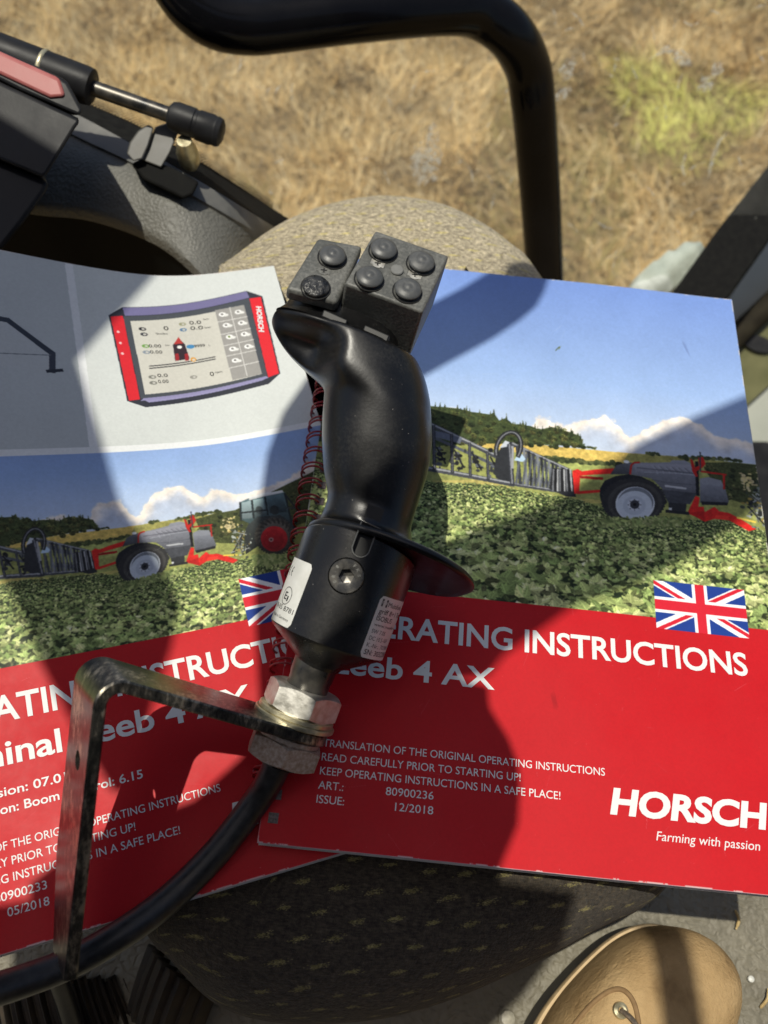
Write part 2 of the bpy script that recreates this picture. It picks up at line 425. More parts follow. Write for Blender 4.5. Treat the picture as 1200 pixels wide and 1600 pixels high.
    for D, u, y_, r in plants:
        tone = pal[rg.integers(6)] * rg.uniform(.82, 1.1)
        cv.disc((u, y_ - r * .55), r * 1.0, r * .5, (34, 46, 28), alpha=.85, n=9)
        nl = 3 if D < 5 else (5 if D < 14 else 9)
        for j in range(nl):
            a_ = rg.uniform(0, 2 * math.pi); L = r * rg.uniform(.7, 1.15); wd = L * rg.uniform(.22, .36)
            ca, sa = math.cos(a_), math.sin(a_)
            c = tone * (.66 + .42 * (.5 + .5 * sa) + rg.normal(0, .12)) * (1 if rg.random() > .15 else .5)
            near = D > 26
            m_ = 11 if near else 6
            tt_ = np.linspace(0, 1, m_); pf = np.interp(tt_, [0, .2, .4, .6, .8, 1.], [.15, .8, 1., .95, .6, .05])
            bend = rg.normal(0, .22) * L
            def jt(): return (1 + rg.normal(0, .12, m_) + (.22 * (np.arange(m_) % 2) - .11)) if near else 1 + rg.normal(0, .28, m_)
            U_ = np.stack([tt_ * L, wd * pf * jt() + bend * tt_ ** 2], 1); B_ = np.stack([tt_ * L, -wd * pf * jt() + bend * tt_ ** 2], 1)[::-1]
            M_ = np.stack([tt_ * L, bend * tt_ ** 2], 1)
            xf = lambda e: np.stack([u + e[:, 0] * ca - e[:, 1] * sa, y_ + (e[:, 0] * sa + e[:, 1] * ca) * .75], 1)
            cv.poly(xf(np.concatenate([U_, B_])), np.clip(c, 0, 240))
            if near:
                if j % 2 == 0: cv.poly(xf(np.concatenate([U_, B_]) * .9) + np.array([.10, -.16]) * r, (26, 38, 24), alpha=.0)
                cv.poly(xf(np.concatenate([U_, M_[::-1]])), np.clip(c * 1.2, 0, 240), .85)
                mid = xf(M_); cv.line(mid[::2], max(.14 * s, r * .03), np.clip(c * 1.38, 0, 238), .75)
                for q in (3, 5, 7):
                    for E_ in (U_[q], B_[::-1][q]):
                        e_ = M_[q] + (E_ - M_[q]) * .8 + np.array([L * .12, 0]); cv.line(xf(np.array([M_[q], e_])), max(.09 * s, r * .016), np.clip(c * 1.3, 0, 236), .55)
                    e_ = M_[q] + (U_[q] - M_[q]) * .5 + np.array([L * .02, 0]); cv.disc(xf(e_[None])[0], L * .07, L * .05, np.clip(c * .72, 0, 236), a_, .5, 7)
    # boom
    gy, lg, bk = (66, 68, 74), (150, 152, 156), (30, 31, 34)
    def rail(a_, b_, wd, col, hl=None):
        cv.line([a_, b_], wd * s, col)
        if hl is not None:
            off = np.array([0, wd * .22 * s]); cv.line([np.asarray(a_) + off, np.asarray(b_) + off], wd * .35 * s, hl)
    rail(c1(-600, -80), c1(670, 528), 2.6, gy, lg); rail(c1(-600, 440), c1(690, 670), 2.6, gy, lg)
    rail(c1(-600, 20), c1(560, 540), 1.6, (84, 88, 96)); rail(c1(150, 330), c1(330, 380), 3.6, (98, 104, 118))
    for x0 in range(-560, 640, 120):
        f_ = (x0 + 600) / 1270; y0 = -80 + 608 * f_; y1 = 440 + 230 * (x0 + 600) / 1290
        rail(c1(x0, y0), c1(x0 + 6, y1), 2.2 - f_, (48, 50, 56), (88, 90, 96))
        for k in range(16):
            cv.disc(c1(x0 + 45 + rg.normal(0, 16), y1 - 90 + rg.normal(0, 38)), rg.uniform(.4, 1.7) * s, rg.uniform(.4, 1.5) * s, [bk, (52, 54, 58), (90, 94, 100), (26, 27, 30)][k % 4], n=7)
        rail(c1(x0 + 20, y1 - 150), c1(x0 + 80, y1 - 40), .8, bk)
    cv.poly(P1([(560, 600), (580, 480), (640, 380), (690, 390), (700, 660), (600, 640)]), (44, 46, 50))
    rail(c1(690, 400), c1(1060, 572), 2.0, gy, lg); rail(c1(690, 668), c1(1000, 715), 2.0, gy, lg)
    for k in range(13):
        f_ = (k / 12) ** .8; xa = 720 + 330 * f_; ya = 415 + 155 * f_; yb = 665 + 45 * f_
        cl_ = [(58, 60, 66), (120, 124, 130), (40, 42, 46)][k % 3]
        rail(c1(xa, ya), c1(xa + 22 - 14 * f_, yb), 1.5 - .7 * f_, cl_)
        if k < 9: rail(c1(xa + 24, ya + 12), c1(xa - 6, yb), 1.1 - .5 * f_, (90, 94, 100))
    cv.poly(P1([(960, 560), (1085, 575), (1115, 755), (1050, 752), (935, 700), (950, 600)]), (42, 43, 47))
    for k in range(9): rail(c1(965 + k * 14, 570), c1(960 + k * 16, 715), .7, [(112, 114, 118), (22, 22, 24), (170, 172, 174)][k % 3])
    cv.poly(P1([(700, 510), (740, 450), (778, 500), (760, 520)]), (176, 200, 220)); cv.poly(P1([(600, 430), (640, 378), (670, 390), (650, 420)]), (190, 196, 204))
    for q in ((40, (36, 37, 40), 2.2), (40, (120, 122, 126), .7)):
        th = np.linspace(-.5, 3.6, q[0]); cen = np.array([663, 430])
        pts = [c1(cen[0] + 82 * math.cos(a_) + 18 * math.sin(a_), cen[1] - 108 * math.sin(a_)) for a_ in th]
        cv.line(pts, q[2] * s, q[1])
    rail(c1(668, 410), c1(688, 672), 2.2, (50, 52, 58), (126, 128, 134)); rail(c1(690, 420), c1(690, 560), 1.2, lg)
    # red frame behind the wheel
    red, rdk = (206, 40, 34), (150, 26, 24)
    cv.poly(P2([(122, 195), (150, 185), (175, 198), (250, 188), (400, 178), (412, 208), (250, 216), (165, 222), (158, 320), (132, 322)]), red)
    cv.poly(P2([(160, 222), (290, 232), (290, 246), (165, 236)]), rdk); cv.poly(P2([(150, 308), (275, 300), (275, 314), (150, 324)]), red)
    # tank
    cv.grad(P2([(365, 165), (420, 150), (440, 150), (470, 158), (470, 215), (330, 215)]), (78, 80, 86), 1.3, 0.8)
    cv.grad(P2([(440, 160), (455, 150), (560, 152), (660, 150), (670, 138), (740, 140), (770, 155), (800, 215), (808, 320), (770, 382), (650, 372), (620, 300), (560, 240), (440, 215)]), (104, 106, 114), 1.32, 0.72)
    for k in range(26):
        f_ = k / 25; cv.line([c2(462 + 6 * f_, 158 + 46 * f_), c2(600, 160 + 42 * f_), c2(770 + 22 * f_, 164 + 40 * f_)], .5 * s, (150 - 22 * f_,) * 2 + (160 - 22 * f_,), .35)
    for k in range(7):
        x = 560 + k * 34; cv.line([c2(x, 168 + 3 * k), c2(x + 26, 196 + 2 * k), c2(x + 30, 214)], .7 * s, (166, 169, 178), .35); cv.line([c2(x + 12, 170 + 3 * k), c2(x + 38, 198 + 2 * k)], .6 * s, (84, 86, 94), .4)
    cv.line([c2(480, 180), c2(640, 196), c2(796, 212)], .7 * s, (78, 80, 88), .7); cv.line([c2(520, 204), c2(690, 210), c2(798, 222)], .6 * s, (158, 161, 170), .6)
    cv.line([c2(560, 244), c2(640, 262), c2(806, 276)], .4 * s, (70, 72, 80), .6)
    cv.poly(P2([(610, 300), (808, 320), (770, 382), (650, 372)]), (66, 68, 74))
    cv.line(P2([(440, 212), (446, 165), (462, 152), (490, 150)]), .9 * s, (176, 40, 34))
    cv.poly(P2([(630, 274), (750, 290), (748, 301), (632, 285)]), (176, 178, 182))
    cv.grad(P2([(822, 240), (870, 232), (940, 250), (965, 300), (984, 370), (950, 380), (825, 372)]), (108, 111, 120), 1.28, 0.75); cv.poly(P2([(822, 240), (870, 232), (940, 250), (955, 285), (830, 268)]), (130, 133, 142))
    cv.poly(P2([(830, 366), (980, 372), (975, 388), (835, 384)]), (34, 34, 38)); cv.line(P2([(806, 150), (812, 330)]), 1.6 * s, (28, 28, 30))
    cv.disc(c2(420, 146), 1.4 * s, .9 * s, (228, 230, 232))
    for l in ([(770, 130), (782, 200), (800, 230), (814, 230), (800, 190), (784, 140)], [(815, 125), (840, 120), (855, 160), (832, 185), (818, 165)], [(780, 185), (830, 165), (836, 180), (800, 205)], [(830, 196), (970, 215), (970, 224), (830, 206)], [(950, 222), (962, 222), (962, 300), (952, 300)]):
        cv.poly(P2(l), (176, 36, 30))
    cv.line(P2([(825, 95), (826, 200)]), .7 * s, (60, 62, 70))
    # drawbar
    cv.poly(P2([(800, 335), (822, 345), (815, 395), (845, 395), (850, 425), (905, 395), (930, 420), (985, 430), (1060, 470), (1135, 518), (1095, 530), (985, 470), (900, 462), (850, 478), (800, 450), (755, 430)]), red)
    cv.poly(P2([(760, 428), (845, 420), (850, 476), (800, 450)]), (176, 30, 28)); cv.poly(P2([(915, 440), (985, 445), (985, 470), (900, 462)]), (226, 58, 44))
    cv.line(P2([(1030, 455), (1130, 480)]), 1. * s, (226, 196, 84))
    cv.poly(P2([(650, 372), (750, 380), (745, 430), (655, 430)]), (46, 47, 50)); cv.poly(P2([(652, 400), (670, 400), (668, 418), (654, 418)]), (200, 202, 206)); cv.line(P2([(640, 420), (760, 432)]), 1.6 * s, (36, 36, 38))
    # wheel
    th = np.linspace(0, 2 * np.pi, 64, endpoint=False)
    def ring2(cx, cy, rx, ry): return P2([(cx + rx * math.cos(a_), cy + ry * math.sin(a_)) for a_ in th])
    cv.poly(P2([(272, 330), (275, 290), (300, 250), (360, 225), (430, 215), (500, 228), (570, 262), (615, 310), (645, 372), (620, 380), (560, 300), (470, 246), (380, 250), (310, 300), (290, 400)]), (34, 35, 38))
    tr_ = []
    for k in range(48):
        a0 = k * 2 * np.pi / 48
        tr_ += [(458 + 182 * math.cos(a0), 362 + 130 * math.sin(a0)), (458 + 172 * math.cos(a0 + .07), 362 + 122 * math.sin(a0 + .07))]
    cv.poly(P2(tr_), (46, 46, 47)); cv.poly(ring2(466, 370, 150, 112), (64, 63, 62)); cv.poly(ring2(467, 375, 128, 101), (52, 51, 51))
    cv.poly(ring2(467, 379, 108, 95), (200, 206, 214)); cv.poly(ring2(470, 372, 98, 84), (112, 118, 126)); cv.poly(ring2(464, 387, 97, 80), (186, 194, 204))
    cv.poly(ring2(463, 388, 62, 52), (170, 178, 190)); cv.poly(ring2(464, 383, 40, 34), (190, 196, 206)); cv.poly(ring2(465, 382, 26, 24), (52, 54, 60)); cv.poly(ring2(465, 382, 10, 9), (20, 20, 22))
    for k in range(8): cv.disc(c2(464 + 34 * math.cos(k * .785), 384 + 29 * math.sin(k * .785)), .35 * s, .35 * s, (90, 94, 100), n=8)
    # tractor
    cv.grad(PT([(880, 290), (905, 240), (960, 215), (1060, 205), (1130, 240), (1150, 320), (1000, 340), (880, 420)]), (44, 48, 48), 1.4, .6)
    cv.grad(PT([(850, 150), (895, 128), (1085, 98), (1125, 260), (1060, 215), (940, 225), (900, 260), (855, 240)]), (74, 94, 98), 1.2, .7)
    cv.grad(PT([(858, 152), (905, 140), (915, 232), (862, 236)]), (140, 158, 162), 1.1, .7); cv.grad(PT([(915, 138), (970, 128), (985, 215), (925, 228)]), (126, 146, 148), 1.2, .6)
    cv.grad(PT([(990, 125), (1075, 112), (1095, 200), (1005, 208)]), (66, 84, 90), 1.3, .6); cv.disc(tr(1030, 190), 3. * s, 3.6 * s, (44, 50, 50), n=12); cv.disc(tr(950, 190), 2.4 * s, 3. * s, (70, 78, 78), n=12)
    for l in ([(850, 150), (856, 242)], [(912, 138), (922, 232)], [(980, 122), (996, 214)], [(1082, 104), (1120, 256)], [(850, 205), (985, 190)]): cv.line(PT(l), 1.1 * s, (36, 42, 44))
    cv.grad(PT([(893, 126), (960, 106), (1070, 86), (1078, 98), (985, 116), (897, 140)]), (222, 224, 224), 1.05, .85)
    cv.line(PT([(1085, 110), (1150, 190), (1140, 260)]), 1.2 * s, (40, 44, 46)); cv.line(PT([(1090, 180), (1160, 180)]), .9 * s, (60, 64, 66))
    for k in range(120): cv.disc(tr(rg.normal(850, 26), rg.normal(350, 40)), rg.uniform(.3, 1.3) * s, rg.uniform(.3, 1.) * s, [(38, 40, 40), (120, 128, 120), (170, 176, 170), (64, 70, 60), (150, 130, 70)][k % 5], n=8)
    for k in range(10): cv.line([tr(rg.uniform(800, 900), rg.uniform(300, 420)), tr(rg.uniform(800, 910), rg.uniform(300, 430))], .7 * s, [(40, 42, 42), (150, 154, 150), (90, 92, 88)][k % 3])
    lug = []
    for k in range(44):
        a_ = k * 2 * math.pi / 44; lug += [(1030 + 108 * math.cos(a_), 325 + 100 * math.sin(a_)), (1030 + 99 * math.cos(a_ + .08), 325 + 92 * math.sin(a_ + .08))]
    cv.grad(PT(lug), (62, 59, 54), 1.3, .7); cv.grad([tr(1032 + 88 * math.cos(a_), 328 + 80 * math.sin(a_)) for a_ in th], (88, 83, 76), 1.2, .7)
    for k in range(22):
        a_ = k * 2 * math.pi / 22; cv.line([tr(1030 + 100 * math.cos(a_), 326 + 92 * math.sin(a_)), tr(1031 + 78 * math.cos(a_ + .16), 328 + 72 * math.sin(a_ + .16))], 1.3 * s, (50, 48, 44), .8)
    cv.grad([tr(1028 + 70 * math.cos(a_), 340 + 66 * math.sin(a_)) for a_ in th], (172, 36, 40), 1.2, .75); cv.grad([tr(1024 + 54 * math.cos(a_), 344 + 50 * math.sin(a_)) for a_ in th], (150, 26, 32), 1.25, .8); cv.disc(tr(1012, 344), 1.6 * s, 1.6 * s, (168, 130, 124)); cv.disc(tr(1012, 344), .8 * s, .8 * s, (90, 40, 40))
    # leaves lapping over the wheels
    for k in range(420):
        x = rg.uniform(250, 720); c = c2(x, 470 + rg.uniform(-14, 30)); L = 1.5 * s * rg.uniform(.6, 1.2)
        cv.disc(c, L, L * .45, pal[rg.integers(6)] * rg.uniform(.6, 1.), rg.uniform(0, 3.1), n=8)
    for k in range(160):
        c = tr(rg.uniform(920, 1180), 435 + rg.uniform(-10, 40)); cv.disc(c, 2 * s, .9 * s, pal[rg.integers(6)] * .85, rg.uniform(0, 3.1), n=8)

def soften(cv, v0, v1, rg, amt=.16):
    sl = slice(int(v0 * cv.K), int(v1 * cv.K)); a = cv.a[sl]
    for ax in (0, 1): a = .25 * np.roll(a, 1, ax) + .5 * a + .25 * np.roll(a, -1, ax)
    h, w_ = a.shape[:2]
    n = fbm(h, w_, 7, 3, rg, .8) - .5; n2 = fbm(h, w_, 22, 3, rg, .7) - .5
    lum = a.mean(-1, keepdims=True); k = np.clip((.62 - lum) / .3, .12, 1)
    cv.a[sl] = np.clip(a * (1 + (amt * 2 * n[..., None] + amt * n2[..., None]) * k), 0, 1)
def paint_flag(cv, u0, v0, u1, v1):
    W_, H_ = u1 - u0, v1 - v0; P = lambda x, y: (u0 + x * W_ / 60, v0 + y * H_ / 30)
    blue, wh, rd = (32, 62, 140), (236, 236, 236), (206, 36, 52)
    sub = Canvas(60, 30, 10, blue)
    for a_, b_ in (((0, 0), (60, 30)), ((0, 30), (60, 0))): sub.line([a_, b_], 6, wh)
    for (a_, b_), sg in ((((0, 30), (30, 15)), -1), (((60, 0), (30, 15)), -1), (((0, 0), (30, 15)), -1), (((60, 30), (30, 15)), -1)):
        d = np.subtract(b_, a_); n = np.array([-d[1], d[0]]) / np.hypot(*d) * 1.0 * sg
        sub.line([np.add(a_, n), np.add(b_, n)], 2.2, rd)
    sub.poly([(25, 0), (35, 0), (35, 30), (25, 30)], wh); sub.poly([(0, 10), (60, 10), (60, 20), (0, 20)], wh)
    sub.poly([(27, 0), (33, 0), (33, 30), (27, 30)], rd); sub.poly([(0, 12), (60, 12), (60, 18), (0, 18)], rd)
    K = cv.K; x0, x1, y0, y1 = [int(q * K) for q in (u0, u1, v0, v1)]
    yi = (np.linspace(0, 299, y1 - y0)).astype(int); xi = (np.linspace(0, 599, x1 - x0)).astype(int)
    cv.a[y0:y1, x0:x1] = sub.a[yi][:, xi]

RED = (188, 24, 32)
def wear(cv, seed):
    """scuffed paper showing at the cover's edges, hair scratches, print grain"""
    rg = np.random.default_rng(seed); K = cv.K
    u = np.arange(cv.w)[None] / K; v = np.arange(cv.h)[:, None] / K
    d = np.minimum(np.minimum(u, cv.w / K - u), np.minimum(v, cv.h / K - v))
    n = fbm(cv.h, cv.w, 30, 5, rg, .65); k = smooth(.35, .7, n) * 2.4
    a = (d < .10 + k * .2 * (n > .6)).astype(float) * .8
    cv.a = cv.a * (1 - a[..., None]) + np.array([.80, .78, .76]) * a[..., None]
    for i in range(150):
        c = rg.uniform((0, 0), (cv.w / K, cv.h / K)); a_ = rg.uniform(0, 3.14); L = rg.uniform(1, 9)
        cv.line([c, c + L * np.array([math.cos(a_), math.sin(a_)])], .10 + .1 * rg.random(), (225, 225, 225), rg.uniform(.05, .22))
    for i in range(260):
        cv.disc(rg.uniform((0, 0), (cv.w / K, cv.h / K)), rg.uniform(.05, .16), rg.uniform(.05, .14), (222, 214, 200), alpha=rg.uniform(.2, .7), n=7)
    g = fbm(cv.h, cv.w, 4, 2, rg) - .5; g2 = fbm(cv.h, cv.w, 160, 4, rg) - .5
    cv.a = np.clip(cv.a * (1 + .05 * g[..., None] + .06 * g2[..., None]), 0, 1)

# front cover
cvR = Canvas(PW, PH, 5, RED)
paint_scene(cvR, lambda p: np.asarray(p), 106.0, PH, 3); soften(cvR, 100, PH, np.random.default_rng(40))
cvR.poly([(-1, -1), (211, -1), (211, 106.6), (-1, 106.6)], RED)
paint_flag(cvR, 156.0, 101.8, 196.6, 124.4)
cvR.line([R2(868, 548), R2(874, 542)], .5, (70, 84, 30)); cvR.line([R2(873, 546), R2(876, 541)], .3, (110, 120, 60))
for k in range(14): cvR.line([R2(1066 + k * .4, 532 + k), R2(1072 + k * .5, 538 + 1.4 * k)], .5, (70, 84, 130), .10)
for k in range(10): cvR.disc(R2(864 + .5 * k, 1086 + 2 * k), 1.1, 1.6, (120, 8, 16), alpha=.07, n=14)
wear(cvR, 5)
# second cover
cvL = Canvas(PW, PH, 5, RED)
paint_scene(cvL, lambda p: (np.asarray(p) - np.array([149.8, 162.4])) * .7 + np.array([117.9, 133.7]), 100.4, 191., 9); soften(cvL, 97, 192, np.random.default_rng(41))
cvL.poly([(-1, -1), (211, -1), (211, 100.9), (-1, 100.9)], RED)
cvL.poly([(-1, 190.4), (211, 190.4), (211, 299), (-1, 299)], (196, 199, 196))
gA, gB = (186, 191, 191), (202, 206, 203)
cvL.poly([(-1, 193.6), (103.8, 193.6), (106.6, 299), (-1, 299)], gA); cvL.poly([(107, 193.6), (211, 193.6), (211, 299), (110, 299)], gB)
cvL.line([(-1, 192.0), (211, 192.0)], 3.2, (224, 226, 226)); cvL.line([(105.4, 192), (108.3, 299)], 3.4, (222, 224, 224))
# drawn lid with a foot at the left
foot = [L2(-60, 440), L2(0, 475), L2(62, 522), L2(70, 528), L2(70, 556)]
ft_ = [(u_ + 2, v_ - 8) for u_, v_ in foot]
cvL.poly([(0, 292), ft_[1], ft_[2], ft_[3], ft_[4], (0, 238)], (188, 192, 192))
cvL.line([(0, ft_[0][1]), ft_[1], ft_[2], ft_[3]], 2.6, (58, 64, 74)); cvL.line([ft_[3], ft_[4]], 2.6, (64, 68, 78)); cvL.line([np.add(ft_[4], (-2, 0)), np.add(ft_[4], (4, 1))], 1.6, (50, 54, 62))
cvL.line([(0, ft_[3][1] - 6), np.add(ft_[3], (-1, -1))], .5, (120, 126, 130))
# drawn field terminal
T = lambda x, y: L2(160 + x / 4, 440 + y / 4)
PTm = lambda l: [T(*q) for q in l]
cvL.poly(PTm([(38, 208), (125, 158), (900, 58), (1000, 92), (1112, 575), (1040, 640), (270, 785), (155, 745)]), (52, 54, 62))
cvL.poly(PTm([(125, 160), (900, 60), (920, 100), (140, 212)]), (112, 108, 146)); cvL.poly(PTm([(255, 735), (1020, 590), (1040, 600), (1000, 618), (290, 755)]), (146, 142, 178)); cvL.poly(PTm([(240, 745), (270, 712), (1010, 588), (1030, 606)]), (140, 136, 172))
cvL.poly(PTm([(50, 216), (128, 212), (236, 735), (165, 745)]), (206, 44, 52)); cvL.poly(PTm([(918, 106), (990, 95), (1105, 575), (1036, 600)]), (212, 44, 52))
cvL.poly(PTm([(130, 215), (915, 105), (1030, 590), (240, 730)]), (72, 76, 82)); cvL.poly(PTm([(175, 245), (885, 145), (998, 578), (265, 705)]), (196, 194, 184))
cvL.poly(PTm([(703, 178), (885, 145), (998, 578), (812, 615)]), (150, 148, 144))
for q in (((795, 160), (905, 590)), ((722, 252), (906, 218)), ((742, 330), (925, 292)), ((760, 400), (945, 362)), ((776, 465), (960, 428)), ((790, 540), (978, 500))):
    cvL.line(PTm(q), .45, (206, 204, 200))
for x, y in ((750, 205), (850, 190), (775, 272), (870, 258), (795, 345), (888, 328), (815, 420), (910, 405), (832, 492)):
    c = T(x, y); cvL.disc(c, 1.9, 1.5, (232, 232, 230), n=14); cvL.disc(c + np.array([1.6, -.6]), 1.5, .9, (218, 218, 214), n=10); cvL.disc(c + np.array([-.2, .2]), .7, .7, (110, 130, 70) if y in (345,) else (120, 118, 116), n=10)
for k in range(2): cvL.line([T(295, 527 + k * 14), T(705, 468 + k * 14)], .55, (40, 40, 44))
cvL.poly(PTm([(440, 395), (475, 350), (515, 390), (545, 480), (455, 495)]), (56, 44, 50)); cvL.poly(PTm([(445, 390), (475, 345), (505, 385)]), (176, 60, 56))
for x in (465, 525): cvL.poly(PTm([(x - 12, 450), (x + 10, 446), (x + 16, 490), (x - 8, 494)]), (150, 44, 48))
cvL.disc(T(482, 408), 1.2, 1., (226, 226, 220)); cvL.disc(T(550, 405), 2., 1.3, (70, 130, 176)); cvL.disc(T(568, 485), 1.4, 1.4, (206, 150, 70)); cvL.disc(T(570, 487), .7, .7, (200, 198, 190))
for q, c in (((270, 402), (110, 150, 80)), ((275, 440), (130, 140, 150)), ((250, 295), (40, 40, 44)), ((260, 328), (60, 60, 66)), ((500, 265), (140, 140, 110)), ((505, 300), (90, 120, 150)), ((312, 595), (120, 120, 112)), ((318, 632), (120, 120, 112)), ((570, 595), (140, 138, 130))):
    cvL.disc(T(*q), 1.8, 1.1, c, n=12); cvL.disc(T(q[0] + 4, q[1]), .8, .6, (190, 188, 180), n=8)
for y in (312, 382, 448): cvL.disc(T(98 + (y - 312) * .2, y), .7, .7, (226, 190, 190), n=10)
paint_flag(cvL, 155.5, 97.4, 196., 120.)
wear(cvL, 15)

def cover_mat(name, im):
    m, t, b = mat(name, (.5, .5, .5), .3)
    tx = N(t, 'ShaderNodeTexImage'); tx.image = im; tx.interpolation = 'Cubic'
    uvn = t.nodes.new('ShaderNodeUVMap'); uvn.uv_map = 'print'
    t.links.new(uvn.outputs[0], tx.inputs[0]); t.links.new(tx.outputs[0], b.inputs['Base Color'])
    v = coords(t); n = noise(t, v, 40, 6, .65)
    t.links.new(ramp(t, n, [(.35, (.40,) * 3), (.65, (.55,) * 3)]), b.inputs['Roughness'])
    bump(t, b, noise(t, v, 380, 4, .7), .06, .0003)
    b.inputs['Specular IOR Level'].default_value = .17
    return m
M['cover_front'] = cover_mat('front_cover_print', cvR.image('front_print'))
M['cover_back'] = cover_mat('second_cover_print', cvL.image('second_print'))

# ------------------------------------------------------------------ lettering
def text_mesh(body, bold=0., shear=0., cap=1.):
    """vertices scaled to the given cap height, starting at x = 0, and faces"""
    c = bpy.data.curves.new('t', 'FONT'); c.body = body; c.size = 1; c.offset = bold; c.shear = shear; c.resolution_u = 4
    o = bpy.data.objects.new('t', c); COL.objects.link(o)
    bpy.context.view_layer.update()
    dg = bpy.context.evaluated_depsgraph_get(); me = o.evaluated_get(dg).to_mesh()
    v = np.array([q.co[:] for q in me.vertices]); f = [tuple(p.vertices) for p in me.polygons]
    o.evaluated_get(dg).to_mesh_clear(); bpy.data.objects.remove(o); bpy.data.curves.remove(c)
    v = v[:, :2]; v = v * cap / .727; v[:, 0] -= v[:, 0].min(); return v, f
def put_text(mb, fn, body, u0, vb, cap, u1=None, bold=0., shear=0., right=None):
    v, f = text_mesh(body, bold, shear, cap)
    wd = v[:, 0].max()
    if u1 is not None: v[:, 0] *= (u1 - u0) / wd
    if right is not None: u0 = right - wd
    mb.add([fn(u0 + x, vb + y) for x, y in v], f)

# ------------------------------------------------------------------ the two manuals
n_w = [fbm(40, 40, 12, 2, np.random.default_rng(k)) for k in (1, 2)]
def wob(k, u, v): 
    x = min(max(u / PW * 38, 0), 38.9); y = min(max(v / PH * 38, 0), 38.9); i, j = int(y), int(x)
    a = n_w[k]; fy, fx = y - i, x - j
    i2, j2 = min(i + 1, 39), min(j + 1, 39)
    return (a[i, j] * (1 - fx) + a[i, j2] * fx) * (1 - fy) + (a[i2, j] * (1 - fx) + a[i2, j2] * fx) * fy - .5
def front_pt(u, v, h=0.):
    z = .0022 * wob(0, u, v)
    return np.array([u / 1000, v / 1000, z + h])
def second_pt(u, v, h=0.):
    lift = lift2(u, v)
    p = LO + np.array([u * math.cos(TH) - v * math.sin(TH), u * math.sin(TH) + v * math.cos(TH)]) / 1000
    return np.array([p[0], p[1], LZ + lift + .0012 * wob(1, u, v) + h])
def manual(fn, label, mcover, thick, lines, loc, dark=None):
    r = thing('operating_manual', loc, label, 'manual', None)
    nu, nv = 42, 58
    US = np.linspace(0, PW, nu + 1); VS = np.linspace(0, PH, nv + 1)
    mb = MB(); mb.grid([[fn(u, v) for u in US] for v in VS])
    top = len(mb.f)
    mb.grid([[fn(u, v, -.0005) for u in US] for v in VS])
    nn = (nu + 1) * (nv + 1)
    ring = [j for j in range(nu + 1)] + [i * (nu + 1) + nu for i in range(1, nv + 1)] + [nv * (nu + 1) + j for j in range(nu - 1, -1, -1)] + [i * (nu + 1) for i in range(nv - 1, 0, -1)]
    mb.f += [(a_, ring[(k + 1) % len(ring)], nn + ring[(k + 1) % len(ring)], nn + a_) for k, a_ in enumerate(ring)]
    c = mb.build('cover', mcover, r)
    c.data.materials.append(M['paper'])
    uvl = c.data.uv_layers.new(name='print'); me = c.data
    UV = np.array([[u / PW, v / PH] for v in VS for u in US] * 2)
    li = np.zeros(len(me.loops), int); me.loops.foreach_get('vertex_index', li)
    uvl.data.foreach_set('uv', UV[li].ravel())
    for p in me.polygons:
        if p.index >= top: p.material_index = 1
    mb = MB()
    # page block, a little smaller than the cover, its sheets fanned by a hair
    lay = 9
    for k in range(lay):
        ins = 1.0 + .8 * random.random(); h0 = -.0007 - (thick - .0014) * (k + 1) / lay; h1 = -.0007 - (thick - .0014) * k / lay - .00004
        us = np.linspace(ins, PW - ins, 16); vs = np.linspace(ins, PH - ins, 20); us = np.linspace(ins, PW - .3 + .13 * k + .5 * random.random(), 16)
        ol = [(u, vs[0]) for u in us] + [(us[-1], v) for v in vs[1:]] + [(u, vs[-1]) for u in us[::-1][1:]] + [(us[0], v) for v in vs[::-1][1:-1]]
        mb.grid([[fn(u, v, h0) for u, v in ol], [fn(u, v, h1) for u, v in ol]], closed_v=True)
    us = np.linspace(1, PW - 1, 16); vs = np.linspace(1, PH - 1, 20)
    mb.build('page_block', M['paper'], r)
    mb = MB(); mb.grid([[fn(u, v, -thick) for u in US[::3]] for v in VS[::2]]); mb.grid([[fn(u, v, -thick - .0005) for u in US[::3]] for v in VS[::2]])
    mb.build('back_cover', M['paper'], r)
    lt = MB()
    for a_ in lines: put_text(lt, lambda u, v: fn(u, v, .00022), **a_)
    lt.build('lettering', M['white_ink'], r)
    if dark:
        lt = MB()
        for a_ in dark: put_text(lt, lambda u, v: fn(u, v, .00022), **a_)
        lt.build('screen_lettering', M['ink'], r)
    return r

def D(body, u0, vb, cap, **k): return dict(body=body, u0=u0, vb=vb, cap=cap, **k)
front = manual(front_pt, 'red operating manual with whole farm photo and blue sky, lying on top of the other', M['cover_front'], .0065, [
    D('OPERATING INSTRUCTIONS', 20, 84.9, 10.2, u1=194, bold=.02), D('Leeb 4 AX', 20, 67.4, 9.2, u1=86.8, bold=.02),
    D('TRANSLATION OF THE ORIGINAL OPERATING INSTRUCTIONS', 20, 37.4, 3.1, u1=131.3), D('READ CAREFULLY PRIOR TO STARTING UP!', 20, 32.0, 3.1, u1=98),
    D('KEEP OPERATING INSTRUCTIONS IN A SAFE PLACE!', 20, 26.7, 3.1, u1=113.6), D('ART.:', 20, 21.4, 3.1), D('80900236', 46, 21.6, 3.1, u1=64.4),
    D('ISSUE:', 20, 16.2, 3.1), D('12/2018', 50, 16.2, 3.1, u1=64.6),
    D('HORSCH', 132.8, 23.7, 9.6, u1=194.6, bold=.04, shear=.16), D('Farming with passion', 150.2, 15.4, 3.5, u1=189.8, shear=.2)],
    (.105, .148, 0))
sm = dict(bold=.0)
def S(b_, x, y, cap, x1, **k):
    p = T(x, y); q = T(x1, y); return D(b_, p[0], p[1], cap, u1=p[0] + np.hypot(*(q - p)), **k)
